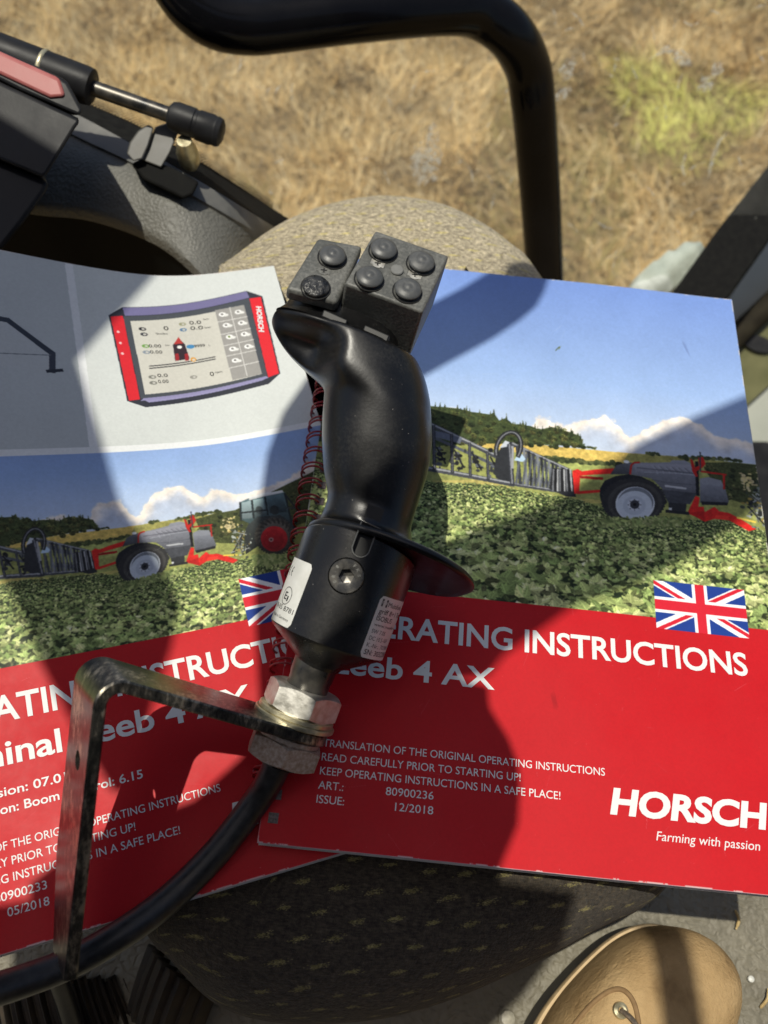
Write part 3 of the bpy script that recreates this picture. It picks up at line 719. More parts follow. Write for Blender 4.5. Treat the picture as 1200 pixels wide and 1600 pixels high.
second = manual(second_pt, 'red operating manual with a grey terminal drawing on its cover, lying partly under the other', M['cover_back'], .0065, [
    D('OPERATING INSTRUCTIONS', 20, 80.4, 10.2, u1=194, bold=.02), D('Terminal Leeb 4 AX', 20, 64.2, 9.2, u1=150, bold=.02),
    D('Software version: 07.01.03', 20, 53.0, 3.4, u1=84, bold=.012), D('Software version: Boom Control: 6.15', 20, 46.8, 3.4, u1=103.6, bold=.012),
    D('TRANSLATION OF THE ORIGINAL OPERATING INSTRUCTIONS', 20, 34.2, 3.1, u1=131.3), D('READ CAREFULLY PRIOR TO STARTING UP!', 20, 28.6, 3.1, u1=98),
    D('KEEP OPERATING INSTRUCTIONS IN A SAFE PLACE!', 20, 23.0, 3.1, u1=113.8), D('ART.:', 20, 17.2, 3.1), D('80900233', 46, 17.2, 3.1, u1=64.4),
    D('ISSUE:', 20, 11.6, 3.1), D('05/2018', 50, 11.6, 3.1, u1=64.6),
    D('HORSCH', 132.8, 19.2, 9.6, u1=194.6, bold=.04, shear=.16)],
    tuple(np.append(LO + .5 * np.array([.21 * math.cos(TH) - .297 * math.sin(TH), .21 * math.sin(TH) + .297 * math.cos(TH)]), LZ)), dark=[
    S('0', 385, 303, 2.6, 415), S('0.0', 545, 268, 2.3, 620), S('0.0', 552, 302, 2.3, 632), S('0.00', 292, 410, 1.9, 368), S('0.00', 300, 448, 1.9, 376), S('9999', 576, 412, 1.9, 643),
    S('0.0', 345, 596, 2.0, 410), S('0.00', 350, 634, 2.0, 415), S('0', 674, 590, 2.6, 700), S('0cm/km', 335, 330, 1.2, 408), S('rpm', 706, 572, 1.2, 750), S('km', 395, 402, 1., 420), S('L', 665, 402, 1., 675), S('bar', 640, 292, 1., 680), S('km', 632, 240, 1., 666)])
# logo standing sideways on the drawn terminal
lt = MB(); a0 = T(985, 155); a1 = T(1005, 318); dv = nrm(a1 - a0); nv_ = np.array([-dv[1], dv[0]])
v, f = text_mesh('HORSCH', .04, .16, 2.6); v[:, 0] *= np.hypot(*(a1 - a0)) / v[:, 0].max()
lt.add([second_pt(*(a0 + dv * x + nv_ * (y - 2.0)), .00024) for x, y in v], f)
lt.build('terminal_logo', M['white_ink'], second)

# wire binding of the front manual, two strands through every hole
mb = MB(); holes = MB()
NH = 33
for k in range(NH):
    vc = 9.2 + k * 8.55
    if vc > 290: break
    holes.prism([front_pt(4.7 + a_, vc + b_, .0002) for a_, b_ in ((-1.9, -1.9), (1.9, -1.9), (1.9, 1.9), (-1.9, 1.9))], (0, 0, .0001))
    if vc < 24: continue
    for s_ in (-1.35, 1.35):
        pts = []
        for q in np.linspace(-.25, 1.25, 26):
            a_ = math.pi * q
            pts.append(front_pt(-.4 + 5.4 * math.cos(a_), vc + s_ * (1 - .25 * math.sin(a_)) + .7 * math.cos(a_), -.003 + .0068 * math.sin(a_)))
        mb.tube(pts, .00048, 8)
    mb.tube([front_pt(-5.6, vc - 1.2, -.004), front_pt(-5.9, vc, -.0045), front_pt(-5.6, vc + 1.2, -.004)], .00048, 8)
mb.build('binding_wire', M['coil'], front)
holes.build('punched_holes', noisy('hole_shade', (.05, .035, .03), (.22, .17, .15), 900, (.5, .8)), front)

# ------------------------------------------------------------------ joystick
az = nrm(CR @ np.array([.35, .937, -.06])); ax_ = CR @ np.array([.937, -.35, 0]); ax_ = nrm(ax_ - az * (ax_ @ az)); ay = np.cross(az, ax_)
JO = at_d(465, 1128, .312)
def J(x, y, z): return JO + (ax_ * x + ay * y + az * z) / 1000     # local millimetres
def Jpx(px, py, y=0.):                                             # local x, z seen at this pixel on the plane local y
    d = ray(px, py); q0 = CAM - JO
    s_ = (y / 1000 - q0 @ ay) / (d @ ay); p = q0 + d * s_
    return p @ ax_ * 1000, p @ az * 1000
joy = thing('joystick', JO, 'black multifunction joystick on a bent steel bracket with button head and thick cable', 'joystick')
# grip
Lp = [Jpx(*q) for q in ((497, 806), (506, 795), (514, 780), (506, 735), (503, 690), (503.5, 660), (506, 625), (508, 606), (497, 594), (469, 572), (452, 555), (439, 538), (429, 520), (424, 508), (425, 497), (432, 489))]
Rp = [Jpx(*q) for q in ((640, 832), (646, 810), (655, 782), (664, 755), (671, 726), (675, 690), (674, 660), (672, 630), (667, 604), (660, 584), (650, 565), (640, 552), (632, 544))]
Lp = np.array(Lp); Rp = np.array(Rp)
oL = np.argsort(Lp[:, 1]); Lp = Lp[oL]; oR = np.argsort(Rp[:, 1]); Rp = Rp[oR]
zt = min(Lp[-1, 1], Rp[-1, 1]); zb = max(Lp[0, 1], Rp[0, 1])
fx0, fz0 = Jpx(480, 824); fx1, fz1 = Jpx(737, 915, 8.)
rows = []; SEG = 144
th = np.arange(SEG) * 2 * np.pi / SEG
def sup(c, n): return np.sign(c) * np.abs(c) ** (2 / n)
def section(z, L, R, yf, yb, n=2.2, tilt=0., scoop=0.):
    xc = (L + R) / 2; rx = (R - L) / 2
    x = xc + rx * sup(np.cos(th), n); s_ = sup(np.sin(th), n)
    y = np.where(s_ < 0, -yf * -s_ * 1.0 * -1 * -1, yb * s_)
    y = np.where(s_ < 0, yf * s_, yb * s_)
    if scoop:
        k = smooth(-24, -44, x) if False else np.clip((-30 - x) / 14, 0, 1); k = k * k * (3 - 2 * k) * scoop
        y = np.where(y < 0, y * (1 - .8 * k), y)
    zz = z - tilt * y
    return np.array([J(a_, b_, c_) for a_, b_, c_ in zip(x, y, zz)])
fl = [(fz0 - 1.0, 2.5, 2.0), (fz0 - 1.6, .8, .8), (fz0 - .6, 0, 0), (fz0 + .8, .3, .3), (fz0 + 1.8, 1.4, 1.6), (fz0 + 2.6, 4., 4.2)]
for z, i1, i2 in fl: rows.append(section(z, fx0 + i1, fx1 - i1 * 1.6, 25 - i2, 30 - i2, 2.1, .28))
# blend from the hand rest up into the neck
for z, tl in ((fz0 + 4.2, .26), (fz0 + 6.6, .22), (fz0 + 9.5, .16)):
    k = (z - fz0) / 14
    Lz = np.interp(max(z, zb), Lp[:, 1], Lp[:, 0]); Rz = np.interp(max(z, zb), Rp[:, 1], Rp[:, 0])
    e = (1 - k) ** 3
    rows.append(section(z, Lz - 1.2 * e, Rz + 14 * e, 17.5 + 5.5 * e, 17.5 + 8 * e, 2.15, tl))
zz = np.arange(fz0 + 13, zt, .8)
yfz = ([60, 82, 92, 107, 121, 130, 140, 150], [17.5, 17.2, 18.4, 20.5, 21.5, 22, 21, 18.5])
for z in zz:
    L = np.interp(z, Lp[:, 1], Lp[:, 0]); R = np.interp(z, Rp[:, 1], Rp[:, 0])
    yf = np.interp(z, *yfz)
    rows.append(section(z, L, R, yf, yf * .95, 2.2, .10 * (1 - smooth(fz0 + 13, fz0 + 24, z)), float(smooth(118, 126, z) * (1 - .85 * smooth(zt - 8, zt - 1.5, z)))))
# smooth rows lengthwise
Rw = np.array(rows)
nf = len(fl)
for it in range(6):
    q = Rw.copy(); q[nf + 1:-2] = .25 * Rw[nf:-3] + .5 * Rw[nf + 1:-2] + .25 * Rw[nf + 2:-1]; Rw = q
last = Rw[-1]; c_ = last.mean(0)
Rw = np.concatenate([Rw, [c_ + (last - c_) * .96 + az * .0009], [c_ + (last - c_) * .88 + az * .0012]])
mb = MB(); mb.grid(Rw, closed_v=True, cap0=True, cap1=True)
mb.build('grip', M['grip'], joy, sharp=60)
# button head
tl = math.radians(24)
n_ = np.array([0, -math.cos(tl), math.sin(tl)]); g_ = np.array([0, math.sin(tl), math.cos(tl)]); X_ = np.array([1., 0, 0])
def JV(v): return J(*v)
def dirJ(v): return ax_ * v[0] + ay * v[1] + az * v[2]
# plane of the big button face, fixed through its lower edge
Y0 = -23.
bl = np.array(Jpx(538, 443, Y0)); F0 = np.array([bl[0], Y0, bl[1]])
def face_hit(px, py, off=0.):
    P0 = JV(F0) + dirJ(n_) * off / 1000; nn = dirJ(n_); d = ray(px, py); s_ = ((P0 - CAM) @ nn) / (d @ nn); return CAM + d * s_
def loc(p): q = p - JO; return np.array([q @ ax_, q @ ay, q @ az]) * 1000
bigc = [loc(face_hit(*q)) for q in ((538, 443), (661, 488), (702, 399), (587, 359))]
hp = MB()
def slab(mb, c4, depth):
    mb.prism([JV(q) for q in c4], dirJ(-n_) * depth / 1000)
head = MB(); slab(head, bigc, 29)
hd = head.build('button_housing', M['housing'], joy, bevel=.0011)
OFF = -6.5
smc = [loc(face_hit(*q, OFF)) for q in ((446, 451), (527, 473), (567, 383), (497, 370))]
side = MB(); slab(side, smc, 6)
sd_ = side.build('side_housing', M['housing'], joy, bevel=.0016)
# lower carrier between grip and housings
c_w = [(zt + .2, 1.0, .96), (zt + .9, .97, .93), (zt + 3.5, .90, .80), (zt + 6, .88, .74), (zt + 9, .82, .66), (zt + 14, .74, .56)]
Lt, Rt = Lp[-1, 0], Rp[-1, 0]
rows = [section(z, (Lt + Rt) / 2 - (Rt - Lt) / 2 * k, (Lt + Rt) / 2 + (Rt - Lt) / 2 * k, 17.5 * ky_, 17.5 * ky_, 2.6, 0., 0.) for z, k, ky_ in c_w]
mb = MB(); mb.grid(rows, closed_v=True, cap0=True, cap1=True)
mb.build('carrier', M['grip'], joy, sharp=40)
for (xa, ya), (xb, yb) in (((505, 486), (544, 503)), ((569, 510), (609, 527))):
    a_ = np.array(Jpx(xa, ya, -16.5)); b_ = np.array(Jpx(xb, yb, -16.5))
    mb = MB(); mid = (a_ + b_) / 2
    mb.box(J(mid[0], -14.8, mid[1] - 1.0), (J(b_[0], 0, b_[1]) - J(a_[0], 0, a_[1])) / 2, ay * .0028, az * .0016)
    mb.build('clip', M['slot'], joy, bevel=.0007)
prof = [(4.3, 0), (4.3, 1.2), (4.9, 1.5), (5.0, 1.8), (4.9, 2.1), (4.3, 2.5), (3.2, 3.0), (2.3, 3.25), (1.9, 3.1), (1.3, 3.05), (.8, 3.3), (0, 3.45)]
nW = dirJ(n_)
def button(px, py, off, host, m, worn=False):
    p = face_hit(px, py, off + 2.2) - nW * .0022
    mb = MB(); q = [(a_ / 1000, b_ / 1000 * (.72 if worn else 1)) for a_, b_ in prof]
    mb.lathe(q, p, nW, 40, True, False); o = mb.build('push_button', m, joy, sharp=50)
    if worn: o['label'] = 'worn black push button with torn cap'
    mb = MB(); mb.lathe([(.0056, .0), (.0056, .0004), (.0051, .0004)], p, nW, 40, False, False); mb.build('button_collar', M['slot'], o)
for q in ((600, 387), (659, 407), (578, 431), (638, 450)): button(*q, 0, hd, M['button'])
button(520, 397, OFF, sd_, M['button']); button(494, 444, OFF, sd_, M['worn_button'], True)
def screw(px, py, off, bright):
    p = face_hit(px, py, off)
    mb = MB(); mb.lathe([(.0021, 0), (.0021, .00025), (0, .0003)], p, nW, 24, True, False)
    mb.box(p, dirJ(X_) * .0026, dirJ(g_) * .0012, nW * .0002)
    o = mb.build('screw', M['zinc'] if bright else M['housing'], joy)
    mb = MB()
    e1 = nrm(dirJ(X_) + .3 * dirJ(g_)); e2 = np.cross(nW, e1)
    mb.box(p + nW * .00035, e1 * .0011, e2 * .00022, nW * .0001); mb.box(p + nW * .00035, e1 * .00022, e2 * .0011, nW * .00012)
    mb.build('cross_slot', M['slot'], o)
screw(590, 412, 0, True); screw(648, 430, 0, True); screw(506, 423, OFF, False)
p = face_hit(620, 423, 0); mb = MB(); mb.lathe([(.0024, 0), (.0024, .0006), (.0021, .0009), (0, .0009)], p, nW, 28, True, False)
mb.build('indicator_lamp', noisy('lamp_plastic', (.16, .16, .15), (.2, .2, .19), 200), joy)

# collar (cylinder) with bolt, slot and stickers
CX = -.6; RC = 22.3
zc0 = 32.4
mb = MB(); O = J(CX, 0, 0)
thc = np.arange(128) * 2 * np.pi / 128
def crow(r, z, slope=0.):
    return [O + (ax_ * r * math.cos(a_) + ay * r * math.sin(a_) + az * (z - slope * r * math.sin(a_))) / 1000 for a_ in thc]
zr_ = fz0 - 1.2
mb.grid([crow(8.5, 22), crow(9.2, 23.5), crow(RC - .8, zc0 - .6), crow(RC, zc0 + .4), crow(RC, zr_ - .7, .28), crow(RC - .35, zr_ - .15, .28), crow(RC - 1.2, zr_, .28)], closed_v=True, cap0=True, cap1=True)
col = mb.build('collar', M['collar'], joy, sharp=25)
def cyl(phi, z, r=RC, off=0.):
    return O + (ax_ * math.sin(phi) * (r + off) - ay * math.cos(phi) * (r + off) + az * z) / 1000
bx, bz = Jpx(541, 900, -RC); bphi = math.asin((bx - CX) / RC)
nb = nrm(cyl(bphi, 0, 1) - cyl(bphi, 0, 0))
c1_ = MB(); c1_.lathe([(.0066, -.0045), (.0066, .004)], cyl(bphi, bz), nb, 48); k1 = c1_.build('cutter', None)
sx, sz = Jpx(564, 857, -RC); sphi = math.asin((sx - CX) / RC); ns = nrm(cyl(sphi, 0, 1) - cyl(sphi, 0, 0)); es = np.cross(ns, az)
pts = [cyl(sphi, sz) + (es * 3.1 * math.cos(a_) + az * 3.1 * math.sin(a_)) / 1000 for a_ in np.linspace(-math.pi, 0, 17)] 
pts += [cyl(sphi, sz) + (es * 3.1 + az * 16) / 1000, cyl(sphi, sz) + (-es * 3.1 + az * 16) / 1000]
c2_ = MB(); c2_.prism([q - ns * .006 for q in pts], ns * .009); k2 = c2_.build('cutter', None)
cut(col, [k1, k2])
mb = MB(); mb.prism([q - ns * .0042 for q in pts], ns * .0006); mb.build('slot_shade_plate', M['slot'], joy)  # black plate set into the slot in place of its shade
rim_ = [cyl(sphi - 3.1 / RC, sz + 9, off=.02)] + [cyl(sphi + 3.1 * math.cos(a_) / RC, sz + 3.1 * math.sin(a_), off=.02) for a_ in np.linspace(-math.pi, 0, 19)] + [cyl(sphi + 3.1 / RC, sz + 9, off=.02)]
mb = MB(); mb.tube(rim_, .00024, 8); mb.build('slot_rim', M['engraved'], joy)
pb = cyl(bphi, bz) - nb * .0016
mb = MB(); ring = lambda r, z: [pb + nb * z + r * (math.cos(a_) * az + math.sin(a_) * np.cross(nb, az)) for a_ in np.linspace(0, 2 * math.pi, 48, endpoint=False)]
hexr = lambda r, z: [pb + nb * z + r / math.cos(((a_ + math.pi / 6) % (math.pi / 3)) - math.pi / 6) * (math.cos(a_ + .4) * az + math.sin(a_ + .4) * np.cross(nb, az)) for a_ in np.linspace(0, 2 * math.pi, 48, endpoint=False)]
mb.grid([ring(.0063, -.002), ring(.0063, .0008), ring(.0060, .0011), ring(.0034, .0011), hexr(.0024, .0010), hexr(.0023, -.0016), ring(.0002, -.002)], closed_v=True, cap1=True)
bo = mb.build('bolt', M['steel_black'], joy, sharp=25)
mb = MB(); ex_ = np.cross(nb, az)
ex_ = -np.cross(az, nb) if (np.cross(az, nb) @ ax_) < 0 else np.cross(az, nb)
for s_, a0, sg in (('FKS', .35, -1), ('08.8', 3.9, -1)):
    for i, ch in enumerate(s_):
        v, f = text_mesh(ch, .01, 0, 1.25); a_ = a0 + i * .42
        cdir = math.sin(a_) * ex_ + math.cos(a_) * az; tdir = math.cos(a_) * ex_ - math.sin(a_) * az
        v[:, 0] -= v[:, 0].max() / 2
        mb.add([pb + nb * .00118 + cdir * (.0040 + y / 1000) + tdir * x / 1000 for x, y in v], f)
mb.build('stamped_mark', M['engraved'], bo)
def sticker(p0, p1, z0, z1, lines, label):
    mb = MB(); nph = 18; r = 1.6
    W_ = (p1 - p0) * RC
    def shape(h):                                  # rounded rectangle wrapped round the collar
        out = []
        for cx, cz, a0 in ((W_ - r, z1 - r, 0), (r, z1 - r, 90), (r, z0 + r, 180), (W_ - r, z0 + r, 270)):
            for a_ in np.linspace(a0, a0 + 90, 6): out.append((cx + r * math.cos(math.radians(a_)), cz + r * math.sin(math.radians(a_))))
        return out
    us = np.linspace(0, W_, 26); rows = []
    for u in us:
        e = 0
        d_ = min(u, W_ - u)
        if d_ < r: e = r - math.sqrt(max(r * r - (r - d_) ** 2, 0))
        rows.append([cyl(p0 + u / RC, z0 + e, off=.06), cyl(p0 + u / RC, z1 - e, off=.06)])
    mb.grid(rows); o = mb.build('sticker', M['label'], joy); o['label'] = label
    dk = MB()
    for (body, x, z, cap, bd, wmax) in lines:
        put_text(dk, lambda u, v: cyl(p0 + u / RC, v, off=.11), body, x, z, cap, bold=bd, u1=(x + wmax if wmax else None))
    return o, dk
rA = math.asin((Jpx(598, 925, -RC * .8)[0] - CX) / RC)
z_t = 56.; z_b = 32.9
o, dk = sticker(rA, rA + 1.05, z_b, z_t, [
    ('Multifunk', 5.0, 52.6, 1.9, .0, 11), ('griff 8+1 Taste', 1.4, 49.6, 1.9, .01, 19), ('ISOBUS', 1.4, 47.0, 1.9, .012, 9.5), ('www.mueller-e', 1.4, 44.9, 1.2, 0, 16),
    ('SW 7.05', 1.4, 42.2, 1.6, 0, 8), ('DC 10.5-16V', 1.4, 39.6, 1.6, 0, 12), ('K.-Nr.: 703981', 1.4, 37.0, 1.6, 0, 15), ('SN: 3032208', 1.4, 34.2, 2.0, .012, 16)], 'white type plate with serial number')
dk.add([cyl(rA + u / RC, v, off=.10) for u, v in ((1.3, 52.2), (4.4, 52.2), (4.4, 55.0), (1.3, 55.0))], [(0, 1, 2, 3)])
dk.build('lettering', M['ink'], o)
lt = MB(); put_text(lt, lambda u, v: cyl(rA + u / RC, v, off=.14), 'me', 1.6, 53.2, 1.5, u1=4.1, bold=.012); lt.build('emblem', M['label'], o)
lA = math.asin(max(-.98, (Jpx(490, 884, -RC * .7)[0] - CX) / RC))
lW = 1.05
o, dk = sticker(lA - lW, lA, 33.2, 57.5, [('19-05 8781', 8.2, 38.2, 1.9, .006, 14.2), ('Made in Germany', 9, 35.2, 1.1, 0, 12.5), ('E', 13.6, 42.2, 2.9, .02, 2.0), ('1', 16.0, 41.8, 2.0, .02, .9)], 'white approval sticker with circled E1 mark')
ths = np.linspace(0, 2 * math.pi, 40, endpoint=False)
dk.grid([[cyl(lA - lW + (15.2 + r * math.cos(a_)) / RC, 43.6 + r * math.sin(a_), off=.11) for a_ in ths] for r in (3.1, 3.4)], closed_v=True)
for cx in (9.5, 12.5):
    dk.grid([[cyl(lA - lW + (cx + 1 + r * math.cos(a_)) / RC, 52.5 + r * math.sin(a_), off=.11) for a_ in np.linspace(.6 * math.pi, 1.4 * math.pi, 16)] for r in (1.6, 2.0)])
dk.add([cyl(lA - lW + u / RC, v, off=.11) for u, v in ((11.8, 52.3), (12.8, 52.3), (12.8, 52.7), (11.8, 52.7))], [(0, 1, 2, 3)])
dk.build('lettering', M['ink'], o)
# stud, nuts, washers
mb = MB(); mb.lathe([(.0080, -.017), (.0080, .0165), (.0084, .018), (.0085, .0245)], J(CX - .6, 0, 0), az, 48); mb.build('stud', M['steel_black'], joy)
def nut(z0, z1, m, rot, R_=14.6, xo=-1.2):
    """hexagon with both ends chamfered"""
    O_ = J(xo, 0, 0); SEGN = 72; rows = []; H_ = z1 - z0
    aa = np.linspace(0, 2 * math.pi, SEGN, endpoint=False)
    hx = R_ * math.cos(math.pi / 6) / np.cos(((aa + math.pi / 6) % (math.pi / 3)) - math.pi / 6)
    def rw(zf, rr): return [O_ + (az * zf_ + (math.cos(a_ + rot) * ax_ + math.sin(a_ + rot) * ay) * r_) / 1000 for a_, zf_, r_ in zip(aa, zf, rr)]
    one = np.ones(SEGN); ch = (hx - R_ * .866) * .55
    rows = [rw(one * z0, one * R_ * .84), rw(z0 + ch, hx), rw(z1 - ch, hx), rw(one * z1, one * R_ * .84), rw(one * z1, one * 8.0)]
    mb = MB(); mb.grid(rows, closed_v=True, cap0=True, cap1=True); return mb.build('nut', m, joy, sharp=24)
mb = MB
def washer(z0, z1, r, m):
    q = MB(); q.lathe([(.0082, z0 / 1000), ((r - .4) / 1000, z0 / 1000), (r / 1000, z0 / 1000 + .0003), (r / 1000, z1 / 1000 - .0003), ((r - .5) / 1000, z1 / 1000), (.0082, z1 / 1000)], J(-1.6, 0, 0), az, 64)
    return q.build('washer', m, joy, sharp=30)
nut(3.8, 13.0, M['zinc'], .35)
washer(1.9, 3.8, 14.6, M['brass_zinc']); washer(.1, 1.9, 15.6, M['brass_zinc'])
washer(-6.8, -4.7, 12.5, M['rust_zinc']); nut(-15.2, -6.8, M['rust_zinc'], .12)
# bracket
B = J(-1.6, 0, -2.2); K_ = at_d(152, 1024, .270); T_ = at_d(97, 1492, .277)
e1 = K_ - B; e1 -= az * (e1 @ az) * .5; K_ = B + e1
e2 = T_ - K_; L1 = np.linalg.norm(e1); L2_ = np.linalg.norm(e2); d1 = e1 / L1; d2 = e2 / L2_
wv = nrm(np.cross(d1, d2)); wv = wv if wv @ (K_ - CAM) > 0 else -wv
rb = .0062; ang = math.acos(np.clip(-d1 @ d2, -1, 1)); tlen = rb / math.tan(ang / 2)
bis = nrm(-d1 + d2); cen = K_ + bis * rb / math.sin(ang / 2)
path = [B + d1 * t_ for t_ in np.linspace(-.0145, L1 - tlen, 20)]
pA = K_ - d1 * tlen - cen; pB = K_ + d2 * tlen - cen; om = math.acos(np.clip(nrm(pA) @ nrm(pB), -1, 1))
for q in np.linspace(0, 1, 12)[1:]: path.append(cen + (pA * math.sin((1 - q) * om) + pB * math.sin(q * om)) / math.sin(om))
path += [K_ + d2 * t_ for t_ in np.linspace(tlen, L2_, 26)[1:]]
path = np.array(path); tg = np.gradient(path, axis=0); tg /= np.linalg.norm(tg, axis=1)[:, None]
dist = np.r_[0, np.cumsum(np.linalg.norm(np.diff(path, axis=0), axis=1))]; tot = dist[-1]
rows = []; TK = .0042; HW = .0140
for p, t_, d_ in zip(path, tg, dist):
    nn = nrm(np.cross(t_, wv)); nn = nn if nn @ (p - cen) > 0 else -nn
    hw = HW
    if d_ < HW: hw = math.sqrt(max(HW ** 2 - (HW - d_) ** 2, 1e-8))
    e = tot - d_
    hwf = hw; hwb = hw if e > .030 else hw * (.35 + .65 * (e / .030))
    cr = .0006
    rows.append([p - wv * (hwf - cr) + nn * TK / 2, p - wv * hwf + nn * (TK / 2 - cr), p - wv * hwf - nn * (TK / 2 - cr), p - wv * (hwf - cr) - nn * TK / 2,
                 p + wv * (hwb - cr) - nn * TK / 2, p + wv * hwb - nn * (TK / 2 - cr), p + wv * hwb + nn * (TK / 2 - cr), p + wv * (hwb - cr) + nn * TK / 2])
mb = MB(); mb.grid(rows, closed_v=True, cap0=True, cap1=True)
br = mb.build('bracket', M['plate'], joy, sharp=30)
ks = []
for t_, r_ in ((.030, .0032), (.099, .0030)):
    q = MB(); n3 = nrm(np.cross(d2, wv)); q.lathe([(r_, -.01), (r_, .01)], K_ + d2 * t_ - wv * .002, n3, 32); ks.append(q.build('cutter', None))
cut(br, ks)
# cable
cp = [J(-1.4, 0, -14), J(-2.2, 1, -24), at_d(398, 1255, .313), at_d(340, 1330, .309), at_d(270, 1400, .303), at_d(195, 1456, .294), at_d(110, 1504, .288), at_d(20, 1538, .278), at_d(-90, 1570, .262)]
mb = MB(); mb.tube(spline(cp, 10), .0053, 28); mb.build('cable', M['cable'], joy)

# ------------------------------------------------------------------ seat cushion
def fabric(name, g0, gs, dash, seed, nx=6, ny=8):
    m, t, b = mat(name, (.2, .2, .2), .95)
    fab = Canvas(96, 96, 8, (138, 122, 100)); rg = np.random.default_rng(seed)
    g1 = np.tile(value_noise(384, 384, 3, rg), (2, 2)); g1 = (g1 + np.roll(g1, 5, 1) + np.roll(g1, -5, 1)) / 3
    fab.a[:] = np.asarray(g0) * (1 + gs * (g1[..., None] - .5))
    for i in range(ny):
        for j in range(nx):
            c = np.array([(j + .5 * (i % 2) + .25) * 96. / nx, (i + .5) * 96. / ny]) + rg.normal(0, .8, 2); f_ = 6 / nx * rg.uniform(.75, 1.1)
            for k in range(int(110 * rg.uniform(.5, 1.1))):
                o_ = np.array([rg.normal(0, 2.0), rg.normal(0, .6)]) * f_; o_[1] += .24 * o_[0]
                q = c + o_; fab.disc(q % 96, .42, .16, np.array(dash[k % 3]) * (.8 + .2 * rg.random()), .24, alpha=.75, n=7)
    ntx = N(t, 'ShaderNodeTexImage'); ntx.image = fab.image(name); uvn = t.nodes.new('ShaderNodeUVMap'); uvn.uv_map = 'weave'
    t.links.new(uvn.outputs[0], ntx.inputs[0])
    v = coords(t); n1 = noise(t, v, 480, 4, .7); n2 = noise(t, v, 12, 4)
    mul = N(t, 'ShaderNodeMix', data_type='RGBA', blend_type='MULTIPLY'); mul.inputs[0].default_value = 1
    t.links.new(ntx.outputs[0], mul.inputs[6]); t.links.new(ramp(t, n1, [(.32, (.5, .48, .47)), (.68, (1.3, 1.25, 1.18))]), mul.inputs[7])
    mul2 = N(t, 'ShaderNodeMix', data_type='RGBA', blend_type='MULTIPLY'); mul2.inputs[0].default_value = 1
    t.links.new(mul.outputs[2], mul2.inputs[6]); t.links.new(ramp(t, n2, [(.35, (.82, .81, .8)), (.65, (1.1, 1.08, 1.04))]), mul2.inputs[7])
    t.links.new(mul2.outputs[2], b.inputs['Base Color'])
    b.inputs['Sheen Weight'].default_value = .12; b.inputs['Sheen Roughness'].default_value = .6; b.inputs['Specular IOR Level'].default_value = .1
    bump(t, b, n1, .9, .0022)
    return m
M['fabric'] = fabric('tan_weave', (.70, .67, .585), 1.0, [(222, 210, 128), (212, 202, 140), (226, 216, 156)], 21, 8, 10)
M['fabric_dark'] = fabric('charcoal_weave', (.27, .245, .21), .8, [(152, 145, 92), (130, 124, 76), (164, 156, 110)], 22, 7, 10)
zTop = -.0165
# outline traced at the widest level
up = [(300, 425), (345, 392), (400, 352), (450, 325), (520, 302), (600, 292), (690, 304), (760, 334), (815, 372), (862, 420)]
lo_ = [(1010, 1384), (900, 1460), (750, 1535), (650, 1572), (560, 1590), (440, 1592), (350, 1565), (282, 1500), (238, 1440)]
OU = [at_z(*q, -.030) for q in up]; OLo = [at_z(*q, -.085) for q in lo_]
side_r = [np.array([.170, .235, -.03]), np.array([.188, .15, -.03]), np.array([.190, .07, -.05])]
side_l = [np.array([-.085, .03, -.05]), np.array([-.125, .11, -.03]), np.array([-.118, .20, -.03])]
ol = np.array(OU + side_r + OLo + side_l)[:, :2]
ol = spline(ol, 8, True)
cen2 = ol.mean(0)
def seat_row(inset, z):
    q = np.roll(ol, -1, 0) - np.roll(ol, 1, 0); nn = np.stack([q[:, 1], -q[:, 0]], 1); nn /= np.linalg.norm(nn, axis=1)[:, None]
    sgn = np.sign(((ol - cen2) * nn).sum(1).mean()); return np.column_stack([ol - nn * sgn * inset, np.full(len(ol), z)])
pr = [(0.012, -.122), (.004, -.110), (.0, -.090), (0., -.060), (.0015, -.048), (.005, -.036), (.011, -.027), (.019, -.0215), (.029, -.0185), (.042, -.0172), (.055, zTop)]
rows = [seat_row(*q) for q in pr]
for k in (.8, .6, .4, .2, .02): rows.append(np.column_stack([cen2 + (rows[10][:, :2] - cen2) * k, np.full(len(ol), zTop)]))
mb = MB(); mb.grid(rows, closed_v=True, cap0=True, cap1=True)
seat = thing('passenger_seat', np.append(cen2, -.125), 'round topped seat cushion in tan woven fabric with a charcoal front, under the manuals', 'seat')
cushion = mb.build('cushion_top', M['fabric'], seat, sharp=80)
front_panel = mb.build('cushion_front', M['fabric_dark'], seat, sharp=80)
# fabric coordinates follow the surface outward from the centre
V_ = np.array(rows); arc = np.zeros(V_.shape[:2]); nr = len(rows)
for i in range(nr - 2, -1, -1): arc[i] = arc[i + 1] + np.linalg.norm(V_[i] - V_[i + 1], axis=1)
dirs = V_[8, :, :2] - cen2; dirs = dirs / np.linalg.norm(dirs, axis=1)[:, None]
UVs = (dirs[None] * arc[..., None]).reshape(-1, 2) / .096
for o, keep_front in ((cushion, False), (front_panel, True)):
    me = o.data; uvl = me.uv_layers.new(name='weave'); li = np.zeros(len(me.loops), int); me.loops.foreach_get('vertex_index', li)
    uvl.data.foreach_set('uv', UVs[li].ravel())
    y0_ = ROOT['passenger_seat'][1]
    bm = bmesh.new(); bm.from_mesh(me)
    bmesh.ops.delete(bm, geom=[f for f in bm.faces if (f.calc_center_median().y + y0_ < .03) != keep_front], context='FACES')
    bm.to_mesh(me); bm.free()

